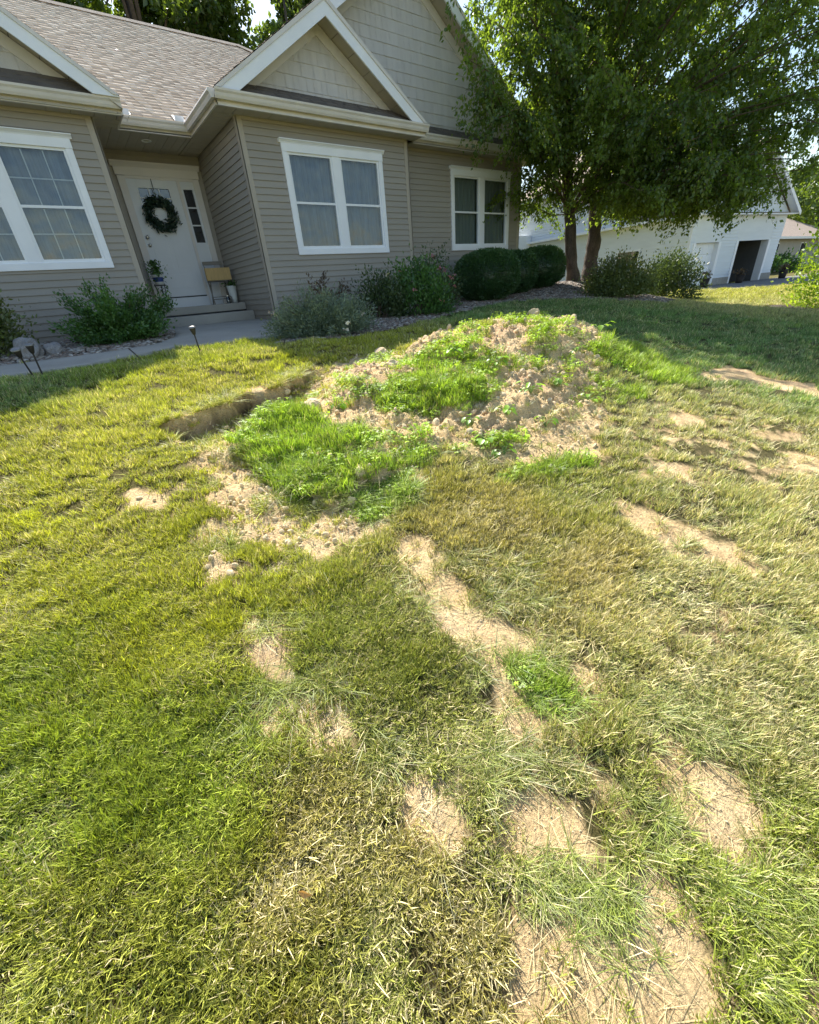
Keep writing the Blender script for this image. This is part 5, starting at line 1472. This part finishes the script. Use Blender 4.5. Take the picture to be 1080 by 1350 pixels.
# ---- broad-leaved weeds on the heap
def weed(c, seed, s):
    r = np.random.default_rng(seed)
    z_, _ = H2(np.array([c[0]]), np.array([c[1]]))
    root = empty('broadleaf_weed', (c[0], c[1], float(z_[0])))
    m = MB(); V = []; Q = []; T = []
    for i in range(int(r.integers(7, 12))):
        a = r.uniform(0, 6.28); out_ = s * r.uniform(.3, 1.0); hh = s * r.uniform(.35, 1.1)
        e = np.array([math.cos(a) * out_, math.sin(a) * out_, hh])
        m.tube([(0, 0, -.01), (e[0] * .4, e[1] * .4, hh * .7), tuple(e)], [.0035, .003, .002], 5)
        ls = s * r.uniform(.45, .75); d_ = np.array([math.cos(a), math.sin(a), -.25 + r.normal(0, .2)]); d_ /= np.linalg.norm(d_)
        sd = np.cross(d_, (0, 0, 1)); sd /= np.linalg.norm(sd); up = np.cross(sd, d_)
        b = len(V); tone = r.uniform(.2, 1)
        prof = [(0, 0), (.18, .30), (.45, .40), (.75, .26), (1, 0)]
        for (t, w) in prof:
            cpt = e + d_ * ls * t - np.array([0, 0, ls * .25 * t * t])
            V += [cpt - sd * w * ls + up * w * ls * .3, cpt, cpt + sd * w * ls + up * w * ls * .3]; T += [tone] * 3
        for k in range(4):
            Q += [(b + k * 3, b + k * 3 + 1, b + k * 3 + 4, b + k * 3 + 3), (b + k * 3 + 1, b + k * 3 + 2, b + k * 3 + 5, b + k * 3 + 4)]
    m.build('stem', M_WEEDST, root)
    o = np_mesh('foliage', np.array(V), quads=np.array(Q), mat=M_WEED, parent=root); attr(o, 'bv', 'FLOAT', 'POINT', T)
    return root
M_WEED = leaf_mat('weed_leaf', (0.12, 0.26, 0.03), (0.24, 0.42, 0.05), 0.4)
M_WEEDST = surf('weed_stem', (0.2, 0.3, 0.08), 0.7, 0.1)
wl = ['broad-leaved weed in the middle of the bare face of the heap', 'broad-leaved weed low on the heap left of the dark soil', 'small broad-leaved weed just above the dark soil hollow',
      'tall broad-leaved weed on the right face of the heap', 'broad-leaved weed high on the heap near the crest', 'bright weed on the upper right shoulder of the heap', 'weed on the right foot of the heap beside pale sand',
      'weed between two bare ridges on the right of the heap', 'weed by the sandy strip on the right foot of the heap', 'single large-leaved weed just right of the crest', 'weed at the far left shoulder of the heap behind the clover',
      'yellow green weed in the bare soil near the dug edge', 'weed in the upper clover left of the crest', 'weed by the pale clods at the left of the heap', 'weed at the lower right rim of the heap', 'weed between the two big clover patches']
for i, (c, lb) in enumerate(zip(WEEDS, wl)):
    w = weed(c, 1200 + i, .085 * (0.8 + .35 * ((i * 7) % 5) / 4) * (1.25 if i in (0, 3, 9) else 1)); tag(w, lb, 'weed', 'broad-leaved weeds on the heap')
# ------------------------------------------------------------------ porch things
def wreath():
    r = np.random.default_rng(31)
    root = empty('wreath', (2.37, 11.225, 1.66)); tag(root, 'round dark green leafy wreath hanging on the white front door', 'wreath')
    m = MB(); pts = [(.21 * math.cos(t), 0, .21 * math.sin(t)) for t in np.linspace(0, 2 * np.pi, 25)]
    m.tube(pts, .022, 6); m.build('ring', M_TWIG, root)
    n = 1500; t = r.uniform(0, 6.28, n); q = r.normal(0, .045, (n, 3)); q[:, 1] = -np.abs(q[:, 1]) * .7
    P = np.stack([.21 * np.cos(t), np.zeros(n), .21 * np.sin(t)], 1) + q
    ax = np.stack([np.cos(t) * .5 - np.sin(t), np.full(n, -.6), np.sin(t) * .5 + np.cos(t)], 1)
    leaves('foliage', P, .075, M_WREATH, root, 32, .35, axis=ax * 1.3)
    m = MB(); m.box(-.006, .006, -.004, .0, .2, .585); m.build('ribbon', M_RUB, root)
M_WREATH = leaf_mat('dark_wreath_leaf', (0.012, 0.03, 0.02), (0.035, 0.07, 0.045), .1, .08)
wreath()

M_CHAIR = surf('weathered_wood', (0.22, 0.20, 0.175), 0.8, 0.2, 8, .3, 80, stretch=(1, 1, 8))
M_TAN = surf('tan_wood_board', (0.50, 0.34, 0.14), 0.7, 0.12, 6, .2, 60, stretch=(8, 1, 1))
M_POTW = surf('white_enamel', (0.66, 0.67, 0.64), 0.4, 0.07, 4)
M_BLUE = surf('blue_glaze', (0.03, 0.06, 0.22), 0.3, 0.1, 4)
M_CLAY = surf('dark_pot', (0.035, 0.03, 0.03), 0.6, 0.2, 5)
M_SOILP = surf('potting_soil', (0.05, 0.035, 0.025), 0.95, 0.3, 20)
PORCH = -0.03
ch = empty('folding_chair', (3.04, 10.86, PORCH), math.radians(-8)); tag(ch, 'grey weathered folding chair standing on the porch right of the door', 'chair')
for sx in (-.19, .19):
    m = MB(); m.tube([(sx, -.22, 0), (sx * .98, .02, .45), (sx * .96, .12, .82)], .013, 6); m.build('back_leg', M_CHAIR, ch)
    m = MB(); m.tube([(sx * .9, .22, 0), (sx * .9, -.18, .44)], .013, 6); m.build('front_leg', M_CHAIR, ch)
m = MB()
for k in range(6): m.box(-.19, .19, -.19 + k * .066, -.135 + k * .066, .44, .456)
m.build('seat', M_CHAIR, ch)
m = MB(); m.box(-.20, .20, .10, .12, .76, .83); m.build('back_rail', M_CHAIR, ch)
m = MB(); m.box(-.19, .19, .065, .08, .58, .63); m.build('back_rail', M_CHAIR, ch)
m = MB(); m.tube([(-.18, -.15, .14), (.18, -.15, .14)], .009, 6); m.build('stretcher', M_CHAIR, ch)
m = MB(); m.tube([(-.17, .15, .10), (.17, .15, .10)], .009, 6); m.build('stretcher', M_CHAIR, ch)
bx_ = empty('wooden_box', (3.05, 10.70, PORCH + .458), math.radians(-6)); tag(bx_, 'tan wooden box standing on the folding chair seat', 'box')
m = MB(); m.box(-.25, .25, -.055, -.04, 0, .23); m.build('front_panel', M_TAN, bx_, bevel=.003)
m = MB(); m.box(-.25, .25, .06, .075, 0, .23); m.build('back_panel', M_TAN, bx_, bevel=.003)
m = MB(); m.box(-.25, -.235, -.04, .06, 0, .23); m.build('end_panel', M_TAN, bx_)
m = MB(); m.box(.235, .25, -.04, .06, 0, .23); m.build('end_panel', M_TAN, bx_)
m = MB(); m.box(-.235, .235, -.04, .06, 0.001, .012); m.build('bottom', M_TAN, bx_)

def potted(name, c, z, prof, mat, label, cat, leafy, seed, n=260, ls=.05, hgt=.2, group=None, rad=None, trail=0):
    root = empty(name, (c[0], c[1], z)); tag(root, label, cat, group)
    m = MB(); m.lathe(prof, n=24); m.build('pot', mat, root, smooth=True)
    rim = rad or max(p[0] for p in prof); zt = max(p[1] for p in prof)
    m = MB(); m.lathe([(rim * .9, zt - .03), (0.0, zt - .028)], n=20); m.build('soil', M_SOILP, root)
    r = np.random.default_rng(seed)
    a = r.uniform(0, 6.28, n); q = np.abs(r.normal(0, rim * .75, n))
    P = np.stack([q * np.cos(a), q * np.sin(a), zt - .02 + r.uniform(0, 1, n) * hgt], 1)
    if trail: P[:trail, 2] -= r.uniform(0, .4, trail); P[:trail, :2] *= 1.35
    leaves('foliage', P, ls, leafy, root, seed, .6, up=.4, droop=.2)
    return root
potted('tall_planter', (3.27, 10.72), PORCH, [(0, 0), (.06, 0), (.075, .1), (.085, .2), (.1, .33), (.105, .34), (.098, .34), (.09, .3)], M_POTW, 'tall tapered white planter with a small plant beside the chair', 'planter', M_SHRUB, 51, 150, .05, .09)
b = empty('lantern', (3.10, 10.60, PORCH)); tag(b, 'small glass jar lantern on the porch between chair legs and white planter', 'lantern')
m = MB(); m.lathe([(0, 0), (.035, 0), (.038, .01), (.038, .11), (.025, .13), (.025, .14)], n=16); m.build('jar', M_GLASSD, b, smooth=True)
m = MB(); m.lathe([(.03, .14), (.03, .155), (.012, .165), (0, .165)], n=16); m.build('lid', M_STEEL, b)
m = MB(); m.lathe([(0, .004), (.02, .004), (.02, .06), (0, .06)], n=14); m.build('candle', M_POTW, b)
# plant stand left of the door with a blue banded pot
st = empty('plant_stand', (1.86, 10.72, PORCH)); tag(st, 'dark metal plant stand on the porch left of the door', 'plant stand')
for k in range(3):
    a = k * 2.094 + .5
    m = MB(); m.tube([(.13 * math.cos(a), .13 * math.sin(a), 0), (.07 * math.cos(a), .07 * math.sin(a), .22), (.10 * math.cos(a), .10 * math.sin(a), .42)], .008, 6); m.build('leg', M_RUB, st)
m = MB(); m.lathe([(0, .415), (.115, .415), (.115, .43), (0, .43)], n=20); m.build('plate', M_RUB, st)
pt = potted('flower_pot', (1.86, 10.72), PORCH + .431, [(0, 0), (.07, 0), (.085, .06), (.1, .17), (.105, .18), (.095, .18), (.09, .15)], M_POTW, 'white pot with blue band and trailing plant on the stand left of the door', 'flower pot', M_SHRUB, 53, 420, .055, .26, trail=90)
m = MB(); m.lathe([(.0855, .055), (.0975, .135)], n=24); m.build('band', M_BLUE, pt, smooth=True)

# ---- solar path lights along the walk
def path_light(c, rz, label, tilt):
    z0 = float(H0(np.array(c[0]), np.array(c[1])))
    root = empty('path_light', (c[0], c[1], z0), rz); root.rotation_euler = (tilt[0], tilt[1], rz); tag(root, label, 'path light', 'solar lights along the front walk')
    m = MB(); m.tube([(0, 0, -.05), (0, 0, .24)], .0085, 8); m.build('stake', M_CLAY, root)
    m = MB(); m.lathe([(.012, .235), (.02, .245), (.035, .30), (.036, .315)], n=16); m.build('lamp_body', M_CLAY, root, smooth=True)
    m = MB(); m.lathe([(.045, .315), (.045, .327), (.03, .338), (0, .34)], n=16); m.build('solar_cap', M_CAPM, root, smooth=True)
path_light((1.32, 6.30), 0, 'black solar stake light at the lawn edge in front of the entry', (.02, -.05))
path_light((-.43, 6.18), 1, 'black solar stake light leaning left in front of the rocks', (.05, -.28))
path_light((-.36, 6.30), 2, 'upright black solar stake light beside the leaning one', (.0, -.05))

def rock(c, s, label, seed, mat, group=None, zoff=-.12, name='rock', z=None):
    import bmesh
    bm = bmesh.new(); bmesh.ops.create_icosphere(bm, subdivisions=4, radius=1)
    r = np.random.default_rng(seed); o = r.uniform(0, 30, 3)
    for v in bm.verts:
        p = v.co
        k = 1 + .42 * float(vn(p.x * 1.6 + o[0], p.y * 1.6 + p.z * 1.9 + o[1], seed)) + .16 * float(vn(p.x * 4.5 + o[2], p.z * 4.5 + p.y * 3, seed + 1)) + .05 * float(vn(p.x * 13, p.z * 12 + p.y * 9, seed + 2))
        v.co = p * k
    for v in bm.verts: v.co.x *= s[0]; v.co.y *= s[1]; v.co.z *= s[2]
    me = bpy.data.meshes.new(name); bm.to_mesh(me); bm.free(); me.materials.append(mat)
    ob = bpy.data.objects.new(name, me); COL.objects.link(ob)
    z0 = float(H0(np.array(c[0]), np.array(c[1]))) if z is None else z
    ob.location = (c[0], c[1], z0 + s[2] * (1 + zoff) * .75); ob.rotation_euler = (0, 0, seed)
    tag(ob, label, 'rock', group)
M_ROCK = surf('grey_granite', (0.32, 0.30, 0.29), 0.85, 0.3, 6, .6, 25, fine=.3, fscale=90)
rock((-.47, 7.70), (.17, .14, .17), 'large pale grey rock in the gravel by the left shrub', 71, M_ROCK, 'rocks in the left bed')
rock((-.20, 7.72), (.11, .09, .10), 'smaller grey rock just right of the large pale rock', 72, M_ROCK, 'rocks in the left bed')
cl = [((1.55, 3.55), (.10, .08, .07), 'large pale clod at the left end of the heap above the clover'), ((2.6, 3.75), (.09, .07, .06), 'clod of dry soil on the left ridge of the heap'),
      ((4.9, 3.75), (.09, .08, .07), 'grey clod sitting on the crest of the heap'), ((2.95, 4.45), (.12, .08, .06), 'dry clod on the far left rim of the dug ground'), ((1.08, 2.15), (.035, .03, .04), 'small pale stone at the foot of the clover patch')]
for i, (c, s, lb) in enumerate(cl):
    zz, _ = H2(np.array([c[0]]), np.array([c[1]])); rock(c, s, lb, 80 + i, M_CLOD, 'clods on the heap', -.4, 'soil_clod', float(zz[0]))
# dry leaf lying in the grass
dl = leaves('dry_leaf', np.array([[0.0, 0, 0]]), .045, leaf_mat('dry_leaf', (.5, .28, .12), (.6, .33, .15), .3), None, 3, .5)
dl.location = (-.02, .62, float(H0(np.array(-.02), np.array(.62))) + .05); tag(dl, 'single brown dry leaf lying in the grass at the lower left', 'leaf')

# ------------------------------------------------------------------ the white house with garages next door
M_WSID = surf('white_siding', (0.72, 0.76, 0.80), 0.6, 0.04, .8, stretch=(1, 1, 6))
M_BRICKB = surf('grey_block_base', (0.36, 0.34, 0.31), 0.9, .15, 6, .4, 40)
M_BROWNR = surf('brown_shingles', (0.34, 0.27, 0.22), 0.95, .15, 3, .3, 30, fine=.2, fscale=30)
M_BEIGE = surf('beige_stucco', (0.42, 0.40, 0.36), 0.85, .06, 1.0)
M_GAR = surf('dim_garage_wall', (.10, .10, .10), .9, .2, 1)
_a = math.radians(-10); _P = Vector((27.3, 10.5, 0)); _T = Vector((27.45, 11.35, 0))
nb = empty('white_house', _T - Matrix.Rotation(_a, 3, 'Z') @ _P, _a); tag(nb, 'white sided neighbouring house with a closed and an open garage door behind the tree', 'house')
NG0 = -1.25; NY = 10.5; NT = 2.15
def nwall(x0, x1, y): 
    m = MB(); siding(m, x0, x1, NG0 + .45, NT, y, ex=.15, proud=.034); return m.build('wall', M_WSID, nb)
m = MB(); siding(m, 10.52, 24, NG0 + .2, NT, 27.3, ex=.15, proud=.034, axis='y', sgn=-1, holes=[(13.4, 14.9, -.45, .9)]); m.build('side_wall', M_WSID, nb)
m = MB(); m.box(27.29, 27.6, 10.52, 24, NG0 - .4, NG0 + .2); m.build('base', M_BRICKB, nb)
nwall(27.3, 27.6, NY); nwall(30.0, 31.45, NY); nwall(34.9, 35.9, NY)
for (a, b) in ((27.3, 27.6), (30.0, 31.45), (34.9, 35.9)):
    m = MB(); m.box(a - .03, b + .03, NY - .06, NY + .1, NG0 - .4, NG0 + .45); m.build('base', M_BRICKB, nb)
m = MB(); m.box(27.3, 36, NY - .012, NY + .1, .94, NT); m.build('header_wall', M_WSID, nb)
for (a, b) in ((27.6, 27.8), (29.8, 30.0), (31.45, 31.65), (34.7, 34.9)):
    m = MB(); m.box(a, b, NY - .05, NY + .35, NG0, .935); m.build('door_jamb', M_WHITE, nb)
gd = MB(); gz = NG0 + .04
for k in range(4):
    gd.box(27.8, 29.8, NY + .2, NY + .24, gz + k * .54, gz + k * .54 + .53)
    for q in range(4): gd.box(27.86 + q * .49, 28.28 + q * .49, NY + .19, NY + .2, gz + k * .54 + .08, gz + k * .54 + .45)
gd.build('garage_door', M_WHITE, nb)
m = MB(); m.box(31.65, 34.7, NY + 5.2, NY + 5.3, NG0, NT - .6); m.box(31.5, 31.64, NY + .36, NY + 5.2, NG0, NT - .6); m.box(34.71, 34.85, NY + .36, NY + 5.2, NG0, NT - .6); m.box(31.65, 34.7, NY + .36, NY + 5.2, NT - .6, NT - .5); m.build('garage_interior', M_GAR, nb)
m = MB(); m.box(31.7, 34.6, NY + 2.2, NY + 2.9, NG0 + .02, NG0 + 1.05); m.box(31.9, 33.0, NY + 2.1, NY + 2.7, NG0 + 1.05, NG0 + 1.35); m.build('garage_contents', M_CLAY, nb, bevel=.05)
m = MB(); m.box(27.26, 27.34, 13.35, 14.95, -.5, -.42); m.box(27.26, 27.34, 13.35, 14.95, .88, .96); m.box(27.26, 27.34, 13.35, 13.43, -.42, .88); m.box(27.26, 27.34, 14.87, 14.95, -.42, .88); m.box(27.26, 27.34, 13.43, 14.87, .2, .26); wf = m.build('window', M_WHITE, nb)
m = MB(); m.quad((27.33, 13.43, -.42), (27.33, 14.87, -.42), (27.33, 14.87, .88), (27.33, 13.43, .88)); m.build('pane', M_GLASSD, wf)
m = MB(); m.box(27.6, 27.7, 13, 15.4, -.8, 1.2); m.build('dark_room', M_DARK, nb)
m = MB(); m.box(27.27, 27.31, 10.48, 10.6, NG0 + .2, NT); m.build('corner_post', M_WHITE, nb)
# taller main body behind the garages
m = MB(); siding(m, 14.2, 24.5, NT + .1, 4.7, 27.32, ex=.15, proud=.034, axis='y', sgn=-1); m.build('side_wall', M_WSID, nb)
m = MB(); siding(m, 27.32, 36, NT, 4.7, 14.2, ex=.15, proud=.034); m.build('wall', M_WSID, nb)
m = MB(); m.prism([(26.8, 13.8, 4.7), (31.65, 13.8, 7.6), (36.5, 13.8, 4.7)], (0, 11, 0)); m.build('roof', M_BROWNR, nb)
m = MB(); m.box(26.75, 36.55, 13.76, 13.8, 4.6, 4.8); m.box(26.75, 26.8, 13.8, 24.8, 4.6, 4.8); m.build('fascia', M_WHITE, nb)
# front gable over the garages and a hipped main body
m = MB(); gable_siding(m, [(27.3, NT + .12), (36.0, NT + .12), (31.65, NT + 2.9)], NY - .01, ex=.2, proud=.018); m.build('gable_wall', M_WSID, nb)
for sgn in (-1, 1):
    xe = 31.65 + sgn * 4.75
    m = MB(); m.prism([(xe, NY - .45, NT + .05), (31.65, NY - .45, NT + 3.15), (31.65, NY - .45, NT + 3.25), (xe, NY - .45, NT + .15)], (0, 4.2, 0)); m.build('roof', M_BROWNR, nb)
    m = MB(); m.prism([(xe, NY - .48, NT - .1), (31.65, NY - .48, NT + 3.0), (31.65, NY - .48, NT + 3.2), (xe, NY - .48, NT + .1)], (0, .03, 0)); m.build('rake_board', M_WHITE, nb)
    m = MB(); m.prism([(xe, NY - .44, NT - .02), (31.65, NY - .44, NT + 3.08), (31.65, NY - .44, NT + 3.10), (xe, NY - .44, NT)], (0, .40, 0)); m.build('rake_soffit', M_WHITE, nb)
m = MB(); m.box(26.9, 36.4, NY - .42, NY - .02, NT - .02, NT + .02); m.build('eave', M_WHITE, nb)
m = MB(); m.box(26.85, 27.29, 10.5, 24, NT - .02, NT + .1); m.build('gutter', M_WHITE, nb)
m = MB(); m.tube([(27.22, 16.6, NT), (27.22, 16.6, NG0 + .3)], .05, 6); m.build('downpipe', M_WHITE, nb)
m = MB(); m.box(22.8, 27.2, 22.5, 23.0, NG0, NT + .5); m.box(27.3, 35.9, 24, 24.2, NG0, NT + 2); m.box(35.8, 35.95, 10.62, 24, NG0, NT); m.build('rear_wall', M_WSID, nb)
P3 = [(0, 0), (.16, 0), (.19, .18), (.23, .40), (.25, .42), (.22, .42), (.2, .36)]
for (c, lb) in (((27.9, 10.4), 'dark flower pot in front of the closed white garage door'), ((31.3, 9.9), 'dark flower pot at the left side of the open garage'), ((35.3, 9.0), 'dark flower pot right of the open garage at the driveway edge')):
    potted('garage_pot', c, float(H0(np.array(c[0]), np.array(c[1]))) + .03, P3, M_CLAY, lb, 'flower pot', M_REDL, int(c[0]), 120, .12, .3, group='pots along the garage front')

fh = empty('beige_house', (0, 0, 0)); tag(fh, 'low beige house with a brown hipped roof far behind the driveway', 'house')
m = MB(); m.box(44, 74, 14.6, 26, -1.6, 1.45); m.build('wall', M_BEIGE, fh)
m = MB(); m.add([(43.2, 13.9, 1.45), (75, 13.9, 1.45), (75, 27, 1.45), (43.2, 27, 1.45), (49.5, 20.4, 4.4), (69, 20.4, 4.4)], [(0, 1, 5, 4), (1, 2, 5), (2, 3, 4, 5), (3, 0, 4)]); m.build('roof', M_BROWNR, fh)
m = MB(); m.box(43.15, 75.05, 13.86, 13.9, 1.32, 1.5); m.build('gutter', M_WHITE, fh)
m = MB(); m.box(43.3, 75, 13.9, 14.6, 1.38, 1.42); m.build('soffit', M_SOFFIT, fh)
for wx in (52.0, 60.0, 66.0):
    m = MB(); m.box(wx, wx + 1.6, 14.56, 14.6, -.2, 1.1); wq = m.build('window', M_WHITE, fh)
    m = MB(); m.box(wx + .08, wx + 1.52, 14.55, 14.56, -.1, 1.0); m.build('pane', M_DARK, wq)
